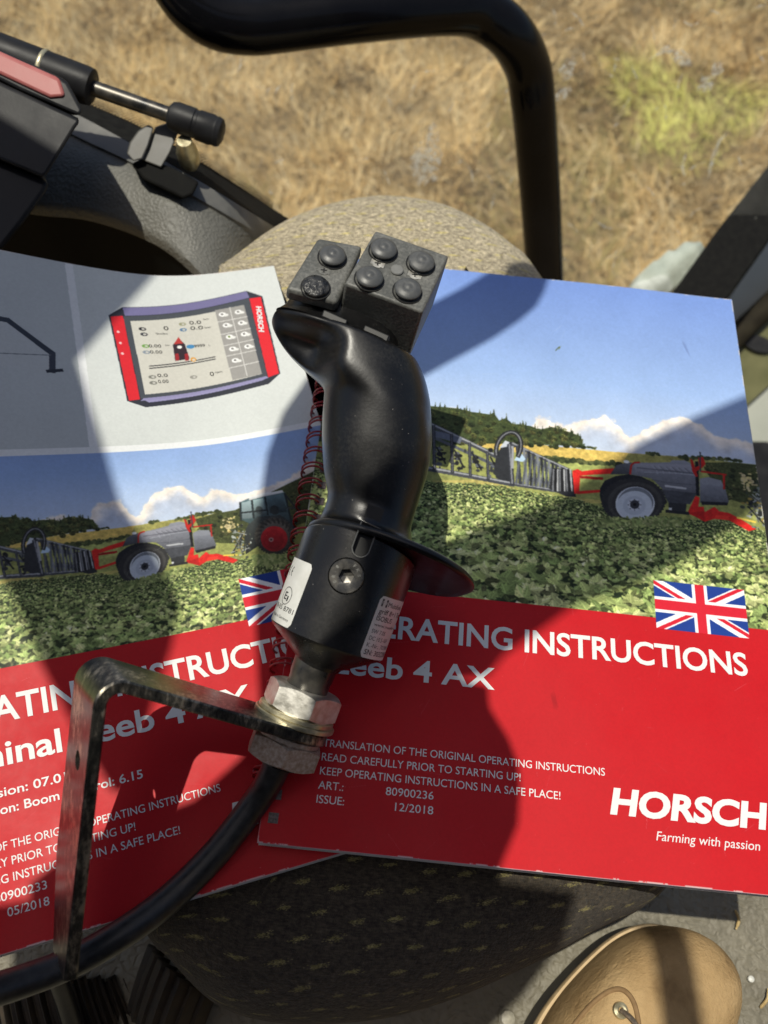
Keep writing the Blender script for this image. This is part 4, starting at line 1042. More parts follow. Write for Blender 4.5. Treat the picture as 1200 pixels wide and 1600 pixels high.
# ------------------------------------------------------------------ cab floor, boot, litter
FZ = -.132
m, t, b = mat('rubber_mat', (.1, .1, .09), .6)
v = coords(t); vo = N(t, 'ShaderNodeTexVoronoi', Scale=260., feature='SMOOTH_F1'); nz = noise(t, v, 90, 3)
wv_ = N(t, 'ShaderNodeVectorMath', operation='MULTIPLY_ADD'); t.links.new(noise(t, v, 60, 3, out=1), wv_.inputs[0]); wv_.inputs[1].default_value = (.03, .03, .03); t.links.new(v, wv_.inputs[2])
mp_ = N(t, 'ShaderNodeMapping'); mp_.inputs['Scale'].default_value = (.55, 1.2, 1); mp_.inputs['Rotation'].default_value = (0, 0, .7); t.links.new(wv_.outputs[0], mp_.inputs[0]); t.links.new(mp_.outputs[0], vo.inputs['Vector'])
t.links.new(ramp(t, noise(t, v, 25, 6, .65), [(.3, (.14, .126, .092)), (.7, (.225, .203, .148))]), b.inputs['Base Color'])
bump(t, b, vo.outputs['Distance'], .55, .003)
M['mat'] = m
mb = MB(); mb.grid([[(x, y, FZ) for x in np.linspace(-.7, .6, 8)] for y in np.linspace(-.7, .06, 8)])
tag(mb.build('floor', M['mat']), kind='structure')
mb = MB(); mb.box((0, -.42, .45), (.9, 0, 0), (0, .02, 0), (0, 0, .60)); tag(mb.build('shade_wall', noisy('shade_wall_dark', (.018, .018, .018), (.03, .03, .029), 60, (.7, .9))), kind='structure')  # dark wall added behind the camera to deepen the shade
# boot
m, t, b = mat('nubuck', (.4, .25, .12), .85)
v = coords(t); n1 = noise(t, v, 28, 6, .6); n2 = noise(t, v, 700, 3, .7)
t.links.new(ramp(t, n1, [(.34, (.20, .125, .058)), (.46, (.36, .24, .115)), (.62, (.47, .325, .165))]), b.inputs['Base Color'])
b.inputs['Specular IOR Level'].default_value = .08
n3 = noise(t, v, 75, 6, .7); ad = N(t, 'ShaderNodeMath', operation='MULTIPLY_ADD'); t.links.new(n3, ad.inputs[0]); ad.inputs[1].default_value = 3.0; t.links.new(n2, ad.inputs[2])
bump(t, b, ad.outputs[0], .55, .0011)
M['nubuck'] = m
M['welt'] = noisy('boot_welt', (.50, .36, .19), (.60, .45, .26), 200, (.6, .8), bumps=.4, bscale=700)
M['sole'] = noisy('boot_sole', (.05, .045, .04), (.11, .10, .08), 150, (.7, .9))
bt = [(800, 1720), (817, 1650), (836, 1600), (868, 1552), (915, 1500), (960, 1462), (1003, 1444), (1040, 1446), (1074, 1460), (1102, 1488), (1118, 1522), (1119, 1560), (1108, 1605), (1098, 1660), (1092, 1720)]
BZ = FZ + .028
bo2 = np.array([at_z(*q, BZ)[:2] for q in bt])
heel = bo2[[0, -1]].mean(0) + np.array([-.012, -.155])
loop = np.concatenate([bo2, [bo2[-1] * .5 + heel * .5 + np.array([.028, 0]), heel + np.array([.030, .015]), heel + np.array([0, -.012]), heel + np.array([-.030, .015]), bo2[0] * .5 + heel * .5 + np.array([-.028, 0])]])
loop = spline(loop, 8, True); bc = np.array([loop[:, 0].mean(), loop[:, 1].mean()])
boot = thing('boot', np.append(bc, FZ), 'tan nubuck work boot with a laced toe standing on the grey floor mat', 'boot')
tip = loop[np.argmax(loop[:, 1])]; spine0 = np.array(tip); ln = np.linalg.norm(heel - tip); dsp = (heel - tip) / ln
def boot_row(k, z):       # shrink towards the spine
    out = []
    for p in loop:
        s_ = np.clip((p - tip) @ dsp, .038, ln - .03); c = tip + dsp * s_; out.append(np.append(c + (p - c) * k, z))
    return np.array(out)
mb = MB(); mb.grid([boot_row(.97, FZ + .001), boot_row(.99, FZ + .004), boot_row(.99, BZ - .006)], closed_v=True, cap0=True, cap1=True); mb.build('sole', M['sole'], boot)
mb = MB(); mb.grid([boot_row(.985, BZ - .0055), boot_row(1., BZ - .004), boot_row(1., BZ - .001), boot_row(.985, BZ + .0005), boot_row(.93, BZ + .0008)], closed_v=True, cap1=True); mb.build('welt', M['welt'], boot)
def hgt(s_): return .048 + .038 * float(smooth(.05, .17, s_))
rows = []
for k, hf in ((.955, 0.), (.965, .12), (.965, .3), (.945, .52), (.90, .70), (.82, .83), (.70, .92), (.52, .975), (.30, .995), (.05, 1.)):
    r0 = boot_row(k, 0); s_ = np.clip((loop - tip) @ dsp, 0, ln)
    sc_ = np.clip((r0[:, :2] - tip) @ dsp, 0, ln)
    r0[:, 2] = BZ + .0008 + hf * np.array([hgt(q) for q in sc_]); rows.append(r0)
mb_upper = MB(); mb_upper.grid(rows, closed_v=True, cap1=True); mb_upper.build('upper', M['nubuck'], boot, sharp=80)
# ankle shaft, out of view above the heel
sh = tip + dsp * (ln - .075)
mb = MB(); mb.lathe([(.052, .05), (.05, .09), (.052, .15), (.056, .19), (.05, .19), (.046, .10)], np.append(sh, BZ), (0, 0, 1), 40, True, True); mb.build('shaft', M['nubuck'], boot)
from mathutils.bvhtree import BVHTree
bvh = BVHTree.FromPolygons([tuple(q) for q in np.concatenate(mb_upper.v)], mb_upper.f)
def on_boot(px, py, h=.0):
    d = nrm(ray(px, py)); hit = bvh.ray_cast(Vector(CAM), Vector(d))
    p = np.array(hit[0]) if hit[0] is not None else at_z(px, py, BZ + .045)
    return p + np.array([0, 0, h])
sp = spline([on_boot(*q) for q in ((880, 1625), (905, 1592), (930, 1565), (955, 1548), (975, 1548), (990, 1566), (998, 1600), (1000, 1640))], 8)
mb = MB(); mb.tube(sp, .0011, 10); mb.build('seam', noisy('seam_leather', (.20, .12, .05), (.27, .17, .08), 300, (.8, .9)), boot)
pe = on_boot(969, 1579, .0006)
mb = MB(); mb.lathe([(.0012, .0002), (.0012, .0012), (.0019, .0016), (.0030, .0010), (.0033, 0)], pe, nrm((.05, .1, 1)), 28, False, False); mb.build('eyelet', M['brass_zinc'], boot)
mb = MB(); mb.tube(spline([pe + np.array([0, 0, .001]), on_boot(980, 1588, .003), on_boot(992, 1604, .003), on_boot(1000, 1630, .002)], 6), .0011, 8); mb.build('lace', noisy('lace_cord', (.06, .05, .04), (.16, .12, .08), 900), boot)
# straw and crumbs on the floor
M['straw'] = noisy('dry_straw', (.38, .26, .10), (.55, .42, .2), 300, (.6, .8))
def straw(a_, b_, r, label):
    p, q = at_z(*a_, FZ + .002), at_z(*b_, FZ + .003); mid = (p + q) / 2 + np.array([.001, 0, .0015])
    mb = MB(); mb.tube(spline([p, mid, q], 6), [r * .3] + [r * .62] * 9 + [r * .4] * 3, 8); tag(mb.build('straw', M['straw']), label, 'straw')
straw((1149, 1422), (1150, 1452), .0013, 'short golden straw on the floor mat ahead of the boot toe')
straw((1188, 1575), (1200, 1545), .0012, 'bent straw on the floor mat beside the boot, near the picture edge')
q = MB(); bm_c = at_z(1172, 1530, FZ + .001)
q.lathe([(.0006, 0), (.0016, .0005), (.0015, .0016), (.0005, .0022)], bm_c, (0, .1, 1), 9); tag(q.build('crumb', M['label']), 'tiny white crumb on the floor mat beside the boot', 'crumb')
q = MB(); q.lathe([(.001, 0), (.004, .001), (.0035, .0035), (.001, .0045)], at_z(790, 1592, FZ + .001), (.2, .1, 1), 9); tag(q.build('pebble', noisy('pale_pebble', (.3, .28, .22), (.45, .42, .34), 500)), 'small pale pebble on the floor mat under the seat edge', 'pebble')

# ribbed gaiter below the seat's lower corner
M['gaiter'] = noisy('brown_ribbed_rubber', (.020, .015, .010), (.050, .036, .022), 180, (.7, .9))
def gaiter(pts, z, rib, label):
    P = [at_z(*q, z) for q in pts]; a_, b_, c_, d_ = P   # a-b near end, d-c far end
    nr_ = rib; rows = []
    for i in range(14):
        f_ = i / 13; l = a_ + (d_ - a_) * f_; r_ = b_ + (c_ - b_) * f_; row = []
        for j in range(nr_ * 8 + 1):
            s_ = j / (nr_ * 8); p = l + (r_ - l) * s_
            row.append(p + np.array([0, 0, .004 * math.sin(s_ * nr_ * 2 * math.pi) - .02 * (2 * s_ - 1) ** 2 - .012 * f_ * f_]))
        rows.append(row)
    mb = MB(); mb.grid(rows); o = mb.build('gaiter', M['gaiter'], None, sharp=80)
    md = o.modifiers.new('solid', 'SOLIDIFY'); md.thickness = .004; md.offset = -1
    return tag(o, label, 'gaiter', 'ribbed gaiters under the seat')
gaiter([(232, 1478), (322, 1560), (280, 1660), (190, 1580)], -.10, 7, 'brown ribbed gaiter tucked under the dark corner of the seat')
gaiter([(-70, 1530), (200, 1530), (260, 1680), (-70, 1680)], -.12, 13, 'wide brown ribbed gaiter below the joystick cable')
q = MB(); q.tube(spline([at_d(88, 1520, .36), at_d(105, 1570, .37), at_d(125, 1640, .38)], 6), .0042, 14); tag(q.build('hose', M['cable']), 'thin black hose running down from the joystick bracket tip', 'hose')

# ------------------------------------------------------------------ side panel, strut, console
m, t, b = mat('grained_panel', (.07, .07, .062), .55)
v = coords(t); vo = N(t, 'ShaderNodeTexVoronoi', Scale=520.); wv2 = N(t, 'ShaderNodeVectorMath', operation='MULTIPLY_ADD')
t.links.new(noise(t, v, 140, 3, out=1), wv2.inputs[0]); wv2.inputs[1].default_value = (.005, .005, .005); t.links.new(v, wv2.inputs[2]); t.links.new(wv2.outputs[0], vo.inputs['Vector'])
t.links.new(ramp(t, noise(t, v, 30, 5), [(.3, (.095, .094, .082)), (.7, (.155, .151, .132))]), b.inputs['Base Color'])
bump(t, b, vo.outputs['Distance'], .5, .0011)
M['panel'] = m
M['gloss'] = noisy('gloss_black_paint', (.004, .004, .005), (.007, .007, .008), 30, (.12, .2), spec=.18)
M['satin'] = noisy('satin_black', (.010, .010, .011), (.02, .02, .021), 60, (.4, .55), bumps=.1, spec=.25)
M['strip'] = noisy('grey_trim', (.10, .10, .095), (.17, .165, .15), 60, (.4, .55))
M['seal'] = noisy('rubber_seal', (.006, .006, .006), (.014, .014, .013), 200, (.7, .9), spec=.1)
panel = thing('side_panel', at_z(150, 330, -.03), 'grained dark grey cab panel with a trim strip running below the window', 'panel')
PZ = -.015
def zp(px, z): return z - .09 * float(smooth(335, 470, px))
Fr = [(-260, 285), (-120, 297), (0, 310), (60, 319), (130, 326), (200, 347), (255, 374), (300, 412), (330, 450)]
Bk = [(-260, 40), (-120, 95), (0, 152), (60, 181), (120, 214), (200, 252), (290, 300), (384, 354), (450, 395)]
fr = spline([at_z(*q, PZ) for q in Fr], 6); bk_ = spline([at_z(*q, zp(q[0], PZ + .01)) for q in Bk], 6)
rows = [fr + np.array([0, -.0016, -.007]), fr + np.array([0, -.0012, -.003]), fr]
for k in (.04, .12, .3, .55, .8, 1.): rows.append(fr + (bk_ - fr) * k + np.array([0, 0, .004 * math.sin(k * 3.1)]))
mb = MB(); mb.grid(rows); mb.build('panel_skin', M['panel'], panel, sharp=60)
mb = MB(); mb.grid([fr + np.array([0, -.002, -.24]), fr + np.array([0, -.001, -.06]), fr + np.array([0, -.0005, -.012]), fr + np.array([0, -.0012, -.0068])]); mb.build('shaded_recess', M['seal'], panel, sharp=60)  # shaded drop below the panel, its shade put in as near-black colour
def strip(name, pts0, pts1, z0, z1, m_, h):
    a_ = spline([at_z(*q, zp(q[0], z0)) for q in pts0], 6); b_ = spline([at_z(*q, zp(q[0], z1)) for q in pts1], 6); up_ = np.array([0, 0, h])
    mb = MB(); mb.grid([a_ - up_, a_, b_, b_ - up_]); return mb.build(name, m_, panel, sharp=40)
St = [(-260, 0), (-120, 62), (0, 122), (60, 150), (125, 181), (205, 224), (290, 270), (384, 327), (450, 368)]
Se = [(-260, -60), (-120, 20), (0, 85), (60, 118), (135, 160), (216, 196), (304, 246), (424, 324), (480, 362)]
strip('trim_strip', [(x, y - 1) for x, y in Bk], St, PZ + .012, PZ + .014, M['strip'], .02)
strip('window_seal', [(x, y - 1) for x, y in St], Se, PZ + .013, PZ + .002, M['seal'], .02)
# dotted border printed on the glass edge
mb = MB(); se = spline([at_z(*q, zp(q[0], PZ + .004)) for q in Se[3:8]], 30)
dd = np.r_[0, np.cumsum(np.linalg.norm(np.diff(se, axis=0), axis=1))]
for r_ in range(5):
    for s_ in np.arange(0, dd[-1], .0024):
        s2 = s_ + (.0012 if r_ % 2 else 0)
        p = np.array([np.interp(s2, dd, se[:, k]) for k in range(3)]) + np.array([.0005, .0013 * r_ + .0006, .0])
        w_ = .00062 * (1 - r_ / 9)
        mb.add([p + np.array([-w_, -w_, 0]), p + np.array([w_, -w_, 0]), p + np.array([w_, w_, 0]), p + np.array([-w_, w_, 0])], [(0, 1, 2, 3)])
mb.build('dotted_border', M['seal'], panel)
# bracket carrying the strut
mb = MB()
def d3(pts, dep): return [at_d(*q, dep) for q in pts]
mb.prism(d3([(204, 256), (226, 246), (268, 262), (312, 284), (302, 304), (287, 312), (246, 292), (222, 280)], .462), nrm(ray(260, 270)) * .022)
mb.build('mount_block', M['seal'], panel, bevel=.002)
mt_ = noisy('bare_metal', (.05, .05, .046), (.15, .145, .13), 60, (.45, .6), 0, bumps=.1, bscale=200, dist=.0005)
mb = MB(); mb.prism(d3([(198, 240), (203, 222), (216, 204), (232, 194), (240, 200), (232, 226), (222, 248), (208, 252)], .457), nrm(ray(230, 220)) * .004); mb.build('mount_tab', mt_, panel, bevel=.0008)
mb = MB(); mb.prism(d3([(222, 250), (232, 228), (243, 198), (268, 190), (280, 204), (266, 238), (252, 262)], .460), nrm(ray(230, 220)) * .004); mb.build('mount_tab', mt_, panel, bevel=.0008)
strut = thing('gas_strut', at_d(140, 140, .45), 'black gas strut with a thin rod and ribbed end socket by the window', 'gas strut')
A0, A1 = at_d(-160, 22, .435), at_d(146, 138, .447); dS = nrm(A1 - A0)
E1 = at_d(272, 182, .452); E2 = at_d(345, 208, .455)
mb = MB(); mb.tube([A0, A1 - dS * .004, A1 - dS * .001, A1], [.0098, .0098, .0094, .0078], 36); mb.build('cylinder', M['satin'], strut)
mb = MB(); q = A0 + dS * np.linalg.norm(at_d(70, 106, .444) - A0); mb.lathe([(.0099, -.0012), (.0103, -.0006), (.0103, .0006), (.0099, .0012)], q, dS, 36, False, False); mb.build('ring_mark', M['brass_zinc'], strut)
mb = MB(); mb.tube([A1 - dS * .002, E1], .0041, 24); mb.build('rod', M['steel_black'], strut)
dE = nrm(E2 - E1); LE = np.linalg.norm(E2 - E1)
mb = MB(); mb.lathe([(.005, -.003), (.0070, -.0015), (.0079, .0015), (.0079, .011), (.0074, .0115), (.0074, .013), (.0079, .0135), (.0080, LE - .005), (.0076, LE - .004), (.0076, LE - .0028), (.0079, LE - .0024), (.0072, LE), (.005, LE + .0012)], E1, dE, 36)
mb.build('end_socket', M['satin'], strut, sharp=30)
mb = MB(); mb.lathe([(.004, -.012), (.006, -.008), (.006, .0), (.004, .008)], at_d(292, 236, .462), nrm((0, -.2, 1)), 20); mb.build('ball_stud', M['brass_zinc'], strut)
# console at the left edge
con = thing('console', at_d(30, 200, .42), 'black moulded console with a faded pink red insert at the top', 'console')
vv_ = nrm(ray(40, 180))
mb = MB(); mb.prism(d3([(-160, 62), (0, 128), (30, 142), (122, 184), (126, 190), (118, 200), (74, 272), (66, 278), (0, 250), (-160, 190)], .405), vv_ * .07)
mb.build('upper_body', M['satin'], con, bevel=.003)
mb = MB(); mb.prism(d3([(-160, 190), (0, 252), (66, 279), (78, 284), (72, 300), (40, 345), (6, 388), (-20, 410), (-160, 420)], .411), vv_ * .07)
mb.build('lower_body', M['satin'], con, bevel=.003)
mb = MB(); mb.prism(d3([(-160, 40), (-4, 74), (96, 121), (106, 128), (130, 172), (124, 182), (30, 141), (0, 126), (-160, 60)], .407), vv_ * .06)
mb.build('lip', M['satin'], con, bevel=.002)
m_red = noisy('faded_red', (.36, .10, .09), (.46, .16, .15), 60, (.45, .6))
mb = MB(); mb.prism(d3([(-160, 36), (-4, 78), (94, 122), (104, 152), (78, 154), (0, 117), (-160, 60)], .4055), vv_ * .03)
mb.build('insert', m_red, con, bevel=.002)

# ------------------------------------------------------------------ grab rail, window, door
rail = spline([at_d(*q) for q in ((215, -120, .50), (262, -50, .50), (300, 5, .505), (340, 32, .51), (390, 40, .515), (440, 36, .52), (560, 22, .53), (690, 12, .545), (748, 20, .56), (795, 52, .575), (824, 104, .60), (833, 160, .62), (838, 220, .645), (845, 320, .69), (851, 430, .74), (856, 560, .80))], 10)
mb = MB(); mb.tube(rail, .0166, 36); tag(mb.build('grab_rail', M['gloss'], None), 'glossy black bent tube grab rail in front of the window', 'grab rail')
# window: frame bar, sill trim, pane
win = thing('cab_window', at_d(1100, 400, .80), 'black framed cab window with a scratched dusty pane looking onto dry grass', 'window')
mb = MB(); mb.prism(d3([(1330, 85), (1330, 215), (1225, 345), (1142, 462), (1040, 600), (970, 600), (1052, 455), (1120, 360), (1203, 255)], .78), nrm(ray(1150, 400)) * .03)
mb.build('frame_bar', M['seal'], win, bevel=.003)
m = bpy.data.materials.new('dusty_glass'); m.use_nodes = True; t = m.node_tree; t.nodes.clear()
o_ = t.nodes.new('ShaderNodeOutputMaterial'); tr_ = t.nodes.new('ShaderNodeBsdfTransparent'); gl = t.nodes.new('ShaderNodeBsdfGlossy'); df = t.nodes.new('ShaderNodeBsdfDiffuse')
gl.inputs['Roughness'].default_value = .02; tr_.inputs[0].default_value = (.95, .97, .94, 1); df.inputs[0].default_value = (.7, .7, .66, 1)
mx1 = t.nodes.new('ShaderNodeMixShader'); mx2 = t.nodes.new('ShaderNodeMixShader'); lw = t.nodes.new('ShaderNodeLayerWeight')
t.links.new(ramp(t, lw.outputs['Facing'], [(0., (.012,) * 3), (.5, (.02,) * 3), (.8, (.07,) * 3), (1., (.4,) * 3)]), mx1.inputs[0]); t.links.new(tr_.outputs[0], mx1.inputs[1]); t.links.new(gl.outputs[0], mx1.inputs[2])
v = coords(t); dust = ramp(t, noise(t, v, 9, 6, .7), [(.40, (.045,) * 3), (.75, (.15,) * 3)])
t.links.new(dust, mx2.inputs[0]); t.links.new(mx1.outputs[0], mx2.inputs[1]); t.links.new(df.outputs[0], mx2.inputs[2]); t.links.new(mx2.outputs[0], o_.inputs[0])
M['glass'] = m
gc = at_d(860, 560, .87); gn = nrm((.05, -.9, .42))
def on_glass(px, py, off=0.):
    d = ray(px, py); s_ = ((gc + gn * off - CAM) @ gn) / (d @ gn); return CAM + d * s_
mb = MB(); mb.add([on_glass(*q) for q in ((-400, -260), (1500, -260), (1330, 150), (1062, 540), (860, 580), (300, 345), (-400, 40))], [(0, 1, 2, 3, 4, 5, 6)])
mb.build('pane', M['glass'], win)
M['smear'] = bpy.data.materials.new('dried_smear'); M['smear'].use_nodes = True; t = M['smear'].node_tree; bs = t.nodes['Principled BSDF']
bs.inputs['Base Color'].default_value = (.75, .76, .70, 1); bs.inputs['Roughness'].default_value = .8
t.links.new(ramp(t, noise(t, coords(t), 220, 5, .7), [(.40, (.0,) * 3), (.62, (.6,) * 3)]), bs.inputs['Alpha'])
mb = MB(); rg = np.random.default_rng(4)
def streak(pts, wd):
    p = spline([on_glass(*q, .002) for q in pts], 8); tg_ = np.gradient(p, axis=0); sd2 = np.cross(tg_, gn); sd2 /= np.linalg.norm(sd2, axis=1)[:, None]
    w_ = 1.25 * wd * np.sin(np.linspace(.12, 3.0, len(p)))[:, None] * (.7 + .5 * rg.random((len(p), 1))); mb.grid([p - sd2 * w_, p + sd2 * w_])
for k in range(5): streak([(1010 + 6 * k, 96 - 4 * k), (1030 + 3 * k, 84 - 3 * k), (1052, 78 + 3 * k), (1072 - 2 * k, 84 + 4 * k), (1082 - 3 * k, 104)], .0011)
streak([(880, 126), (886, 110), (896, 88)], .005); streak([(866, 156), (880, 146), (893, 139)], .004); streak([(1098, 120), (1104, 132), (1108, 142)], .006); streak([(1112, 118), (1122, 106), (1128, 98)], .004)
streak([(654, 290), (656, 250), (662, 222)], .007); streak([(676, 285), (678, 240), (676, 190)], .006); streak([(664, 290), (668, 255), (670, 205)], .004)
streak([(1106, 282), (1112, 256), (1124, 222), (1138, 206)], .0016); streak([(1070, 275), (1066, 260), (1072, 240)], .0012)
for k in range(70):
    c = np.array([rg.uniform(760, 1200), rg.uniform(0, 420)]) if k < 50 else np.array([rg.uniform(340, 800), rg.uniform(80, 300)]); a_ = rg.normal(1.0, .9); L = rg.uniform(4, 17)
    d_ = np.array([math.cos(a_), -math.sin(a_)]) * L; streak([c - d_, c + rg.normal(0, 2.5, 2), c + d_], .0007)
mb.build('smears', M['smear'], win)
# hand-like reflection in the window, modelled as a solid pale lump
M['hand_reflection'] = noisy('pale_grey_reflection', (.42, .46, .42), (.60, .63, .58), 40, (.8, .9), bumps=.4, bscale=120, dist=.004)
mb = MB()
for (pa, pb_, r_, dp) in (((1050, 396), (1082, 430), .0195, .84), ((1026, 408), (1062, 446), .0185, .837), ((1004, 424), (1040, 462), .0165, .834), ((990, 442), (1020, 476), .013, .832), ((1072, 392), (1090, 408), .013, .845)):
    q = [at_d(pa[0] + (pb_[0] - pa[0]) * f_, pa[1] + (pb_[1] - pa[1]) * f_, dp) for f_ in np.linspace(0, 1, 9)]
    mb.tube(q, [r_ * (.55 + .6 * math.sin(math.pi * (.18 + .7 * f_))) * (1 + .06 * math.sin(9 * f_ + r_ * 900)) for f_ in np.linspace(0, 1, 9)], 18)
cl = mb.build('hand_reflection', M['hand_reflection'], None, sharp=180); tag(cl, 'pale grey lump standing in for a hand reflection in the window corner beside the black frame', 'hand_reflection')
md = cl.modifiers.new('merge', 'REMESH'); md.mode = 'VOXEL'; md.voxel_size = .0016; md.use_smooth_shade = True
md = cl.modifiers.new('soft', 'SMOOTH'); md.iterations = 4; md.factor = .5
# lower door panel beyond the frame
door = thing('cab_door', at_d(1170, 600, .9), 'grey green cab door panel with a dark trim curve beside the front manual', 'door')
mb = MB(); mb.prism(d3([(1420, 60), (1420, 1100), (1080, 900), (1080, 480), (1110, 420), (1230, 250)], .90), nrm(ray(1180, 600)) * .03)
mb.build('door_skin', noisy('door_plastic', (.34, .355, .30), (.40, .415, .36), 20, (.45, .6)), door)
mb = MB(); mb.tube(spline([at_d(*q, .885) for q in ((1120, 560), (1150, 526), (1185, 492), (1230, 452), (1290, 410))], 8), .012, 20); mb.build('trim_curve', noisy('brown_trim', (.018, .015, .010), (.035, .03, .02), 40, (.7, .9), spec=.1), door)
mb = MB(); mb.prism(d3([(1120, 585), (1152, 540), (1240, 462), (1300, 420), (1300, 540), (1226, 580), (1160, 640)], .893), nrm(ray(1180, 560)) * .006); mb.build('door_pocket', noisy('olive_pocket', (.10, .10, .035), (.14, .135, .05), 40), door)
mb = MB(); q = [at_d(1186 + 24 * math.cos(a_) , 537 - 14 * math.sin(a_ - .4), .888) for a_ in np.linspace(0, 2 * math.pi, 28, endpoint=False)]; mb.prism(q, nrm(ray(1186, 537)) * .004); mb.build('pull_recess', M['satin'], door)
mb = MB(); mb.prism(d3([(1165, 690), (1200, 690), (1240, 740), (1300, 790), (1300, 1000), (1240, 1000), (1160, 800)], .885), nrm(ray(1200, 760)) * .01); mb.build('lower_trim', M['satin'], door)

# ------------------------------------------------------------------ the field outside
GZ = -1.55
m, t, b = mat('dry_ground', (.2, .15, .08), .95)
v = coords(t); n1 = noise(t, v, 5, 8, .65); n2 = noise(t, v, 26, 6, .7)
mul = N(t, 'ShaderNodeMix', data_type='RGBA', blend_type='MULTIPLY'); mul.inputs[0].default_value = 1
t.links.new(ramp(t, n1, [(.3, (.22, .155, .08)), (.5, (.36, .26, .13)), (.7, (.48, .36, .19))]), mul.inputs[6])
t.links.new(ramp(t, n2, [(.3, (.45, .45, .45)), (.7, (1.2, 1.15, 1.1))]), mul.inputs[7]); t.links.new(mul.outputs[2], b.inputs['Base Color'])
bump(t, b, n2, .8, .05); b.inputs['Specular IOR Level'].default_value = .05
mb = MB(); mb.grid([[(x, y, GZ) for x in (-60, -10, 0, 10, 60)] for y in (-60, -5, 5, 20, 100)]); tag(mb.build('ground', m), kind='structure')
NB = 170000; rg = np.random.default_rng(8)
x = rg.uniform(-2.6, 2.8, NB); y = rg.uniform(1.2, 5.4, NB)
def vn(x, y, cell, seed):
    g = np.random.default_rng(seed).random((64, 64)); xi = (x / cell + 30); yi = (y / cell + 20); i = xi.astype(int) % 63; j = yi.astype(int) % 63
    fx_ = xi % 1; fy_ = yi % 1; fx_ = fx_ * fx_ * (3 - 2 * fx_); fy_ = fy_ * fy_ * (3 - 2 * fy_)
    return (g[i, j] * (1 - fx_) + g[i + 1, j] * fx_) * (1 - fy_) + (g[i, j + 1] * (1 - fx_) + g[i + 1, j + 1] * fx_) * fy_
cl1 = vn(x, y, .17, 1) * .6 + vn(x, y, .07, 2) * .4; cl2 = vn(x, y, .5, 3)
keep = rg.random(NB) < .35 + .9 * cl1
x, y, cl1, cl2 = x[keep], y[keep], cl1[keep], cl2[keep]; nB = len(x)
hd_ = vn(x, y, .22, 5) * 7 + rg.normal(0, 1.0, nB); L = rg.uniform(.03, .10, nB) * (.6 + .7 * cl1); lean = rg.uniform(.5, 1.35, nB); wd = rg.uniform(.0012, .0036, nB)
dx, dy = np.cos(hd_), np.sin(hd_)
P = np.zeros((nB, 4, 2, 3))
for k, (s_, cu) in enumerate(((0, 0), (.38, .25), (.72, .65), (1., 1.0))):
    hx = L * s_ * np.sin(lean * (.55 + .45 * s_)); hz = L * s_ * np.cos(lean * (.55 + .45 * s_))
    ww = wd * (1 - .85 * s_)
    cx, cy = x + dx * hx, y + dy * hx
    for e, sg in enumerate((-1, 1)):
        P[:, k, e, 0] = cx - dy * ww * sg; P[:, k, e, 1] = cy + dx * ww * sg; P[:, k, e, 2] = GZ + hz + .002
me = bpy.data.meshes.new('grass'); vs_ = P.reshape(-1, 3); base = np.arange(nB)[:, None, None] * 8
q = np.array([[0, 1, 3, 2], [2, 3, 5, 4], [4, 5, 7, 6]])[None] + base; q = q.reshape(-1, 4)
me.vertices.add(len(vs_)); me.vertices.foreach_set('co', vs_.ravel()); me.loops.add(q.size); me.loops.foreach_set('vertex_index', q.ravel().astype(np.int32))
me.polygons.add(len(q)); me.polygons.foreach_set('loop_start', np.arange(len(q), dtype=np.int32) * 4); me.polygons.foreach_set('loop_total', np.full(len(q), 4, np.int32))
me.update(calc_edges=True)
pal = np.array([[.70, .50, .25], [.78, .60, .34], [.60, .42, .20], [.46, .32, .15], [.82, .68, .45], [.46, .38, .17], [.32, .26, .12]])
cid = rg.integers(0, 5, nB); cid = np.where((cl2 > .6) & (rg.random(nB) < .5), 5 + rg.integers(0, 2, nB), cid)
cb = pal[cid] * rg.uniform(.8, 1.15, (nB, 1)) * (.70 + .6 * cl1[:, None])
# yellow-green window reflection, painted into the grass tint
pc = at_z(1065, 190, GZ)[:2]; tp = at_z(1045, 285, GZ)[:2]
for i in range(0):
    pass
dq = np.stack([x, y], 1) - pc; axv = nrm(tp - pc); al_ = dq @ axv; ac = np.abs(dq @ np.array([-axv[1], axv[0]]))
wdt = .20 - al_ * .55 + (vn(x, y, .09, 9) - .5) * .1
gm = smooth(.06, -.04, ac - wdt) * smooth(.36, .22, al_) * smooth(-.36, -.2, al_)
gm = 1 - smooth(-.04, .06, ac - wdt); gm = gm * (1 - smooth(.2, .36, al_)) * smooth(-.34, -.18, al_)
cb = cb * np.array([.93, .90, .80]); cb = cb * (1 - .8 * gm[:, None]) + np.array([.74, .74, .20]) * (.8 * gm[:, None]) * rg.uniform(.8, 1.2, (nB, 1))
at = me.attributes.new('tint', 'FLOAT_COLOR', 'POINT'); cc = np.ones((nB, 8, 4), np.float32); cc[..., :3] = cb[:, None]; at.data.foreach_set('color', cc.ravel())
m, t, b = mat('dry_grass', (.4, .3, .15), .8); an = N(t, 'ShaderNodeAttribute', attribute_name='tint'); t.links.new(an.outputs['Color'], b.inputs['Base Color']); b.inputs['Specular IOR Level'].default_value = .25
me.materials.append(m); go = bpy.data.objects.new('grass', me); COL.objects.link(go); tag(go, 'sun bleached dry grass covering the field outside the window', 'grass', kind='stuff')

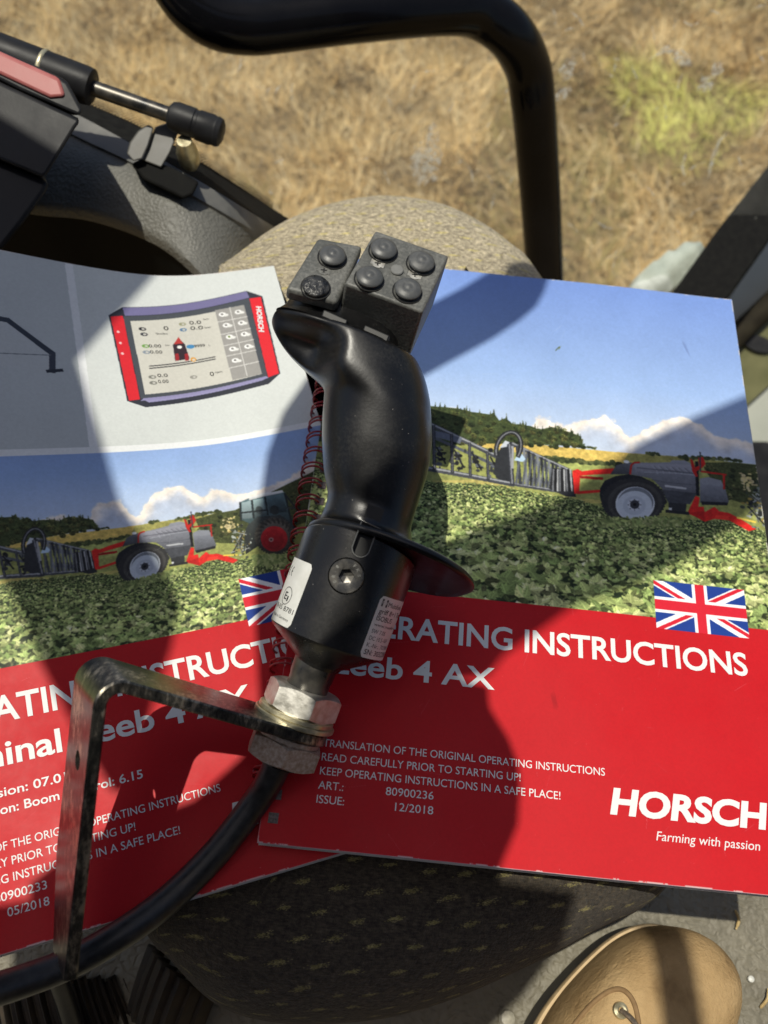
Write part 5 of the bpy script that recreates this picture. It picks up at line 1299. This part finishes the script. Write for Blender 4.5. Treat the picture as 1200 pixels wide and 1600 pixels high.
# ------------------------------------------------------------------ added slabs overhead, out of view: cut to the shadows they throw
def overhead(name, pts, z_of, h, label, cat, thick=.02, grow=0.):  # flat slab raised along the sun ray to throw a chosen shadow
    P = []
    for q in pts:
        p = at_z(*q, z_of); P.append(p + SUN * (h / SUN[2]))
    mb = MB(); mb.prism(P, (0, 0, thick)); o = mb.build(name, M['satin'], None, sharp=30); return tag(o, label, cat)
def smp(pts, n=5): return [tuple(q) for q in spline(np.array(pts, float), n, True)]
overhead('head_shade_slab', [(794, 372), (905, 330), (960, 380), (848, 427), (838, 455), (826, 477), (800, 499), (760, 526), (685, 567), (610, 610), (545, 585), (620, 500), (720, 450), (775, 417)], 0., .50, 'unseen black curved slab added to shade beside the joystick head', 'added slab')
overhead('band_shade_slab', [(1420, 470), (1167, 616), (1088, 649), (985, 700), (864, 784), (780, 812), (719, 835), (610, 890), (600, 1075), (747, 1055), (773, 1023), (880, 948), (967, 919), (1041, 882), (1135, 821), (1230, 745), (1420, 640)], 0., .66, 'unseen wide black slab added to cast a dark band across the front manual', 'pillar')
overhead('left_shade_slab', [(-300, 250), (60, 330), (256, 425), (140, 608), (165, 700), (190, 800), (240, 880), (275, 950), (258, 1020), (233, 1090), (205, 1190), (180, 1240), (130, 1150), (100, 1085), (75, 1030), (52, 952), (24, 912), (-20, 895), (-300, 860)], LZ, .60, 'unseen black slab added to shade the left of the second manual', 'visor')
overhead('lower_shade_slab', [(600, 1045), (747, 1075), (750, 1108), (779, 1156), (794, 1195), (797, 1230), (793, 1290), (770, 1345), (740, 1420), (500, 1470), (300, 1520), (40, 1490), (40, 1380), (133, 1307), (217, 1280), (300, 1247), (373, 1180), (402, 1120), (425, 1135), (470, 1186), (515, 1160), (540, 1085)], -.004, .45, 'unseen black slab added to shade the lower part of both manuals', 'monitor')
overhead('strip_shade_slab', [(402, 1110), (396, 980), (393, 880), (400, 800), (415, 705), (440, 640), (478, 585), (548, 600), (515, 690), (498, 780), (484, 880), (470, 980), (448, 1100)], -.004, .50, 'unseen black curved slab added to shade a strip beside the grip', 'arm')
overhead('front_shade_slab', [(560, 1362), (700, 1378), (880, 1402), (860, 1480), (800, 1560), (700, 1660), (420, 1700), (-160, 1700), (-160, 1445), (60, 1432), (140, 1418), (300, 1405), (400, 1385)], -.05, .53, 'unseen flat black slab added to shade the front of the seat', 'holder')
overhead('boot_shade_slab', [(995, 1440), (1036, 1440), (1066, 1650), (1020, 1650)], -.10, .80, 'unseen thin black slab added to cast a dark stripe on the boot', 'strut')
print('objects', len(bpy.data.objects))
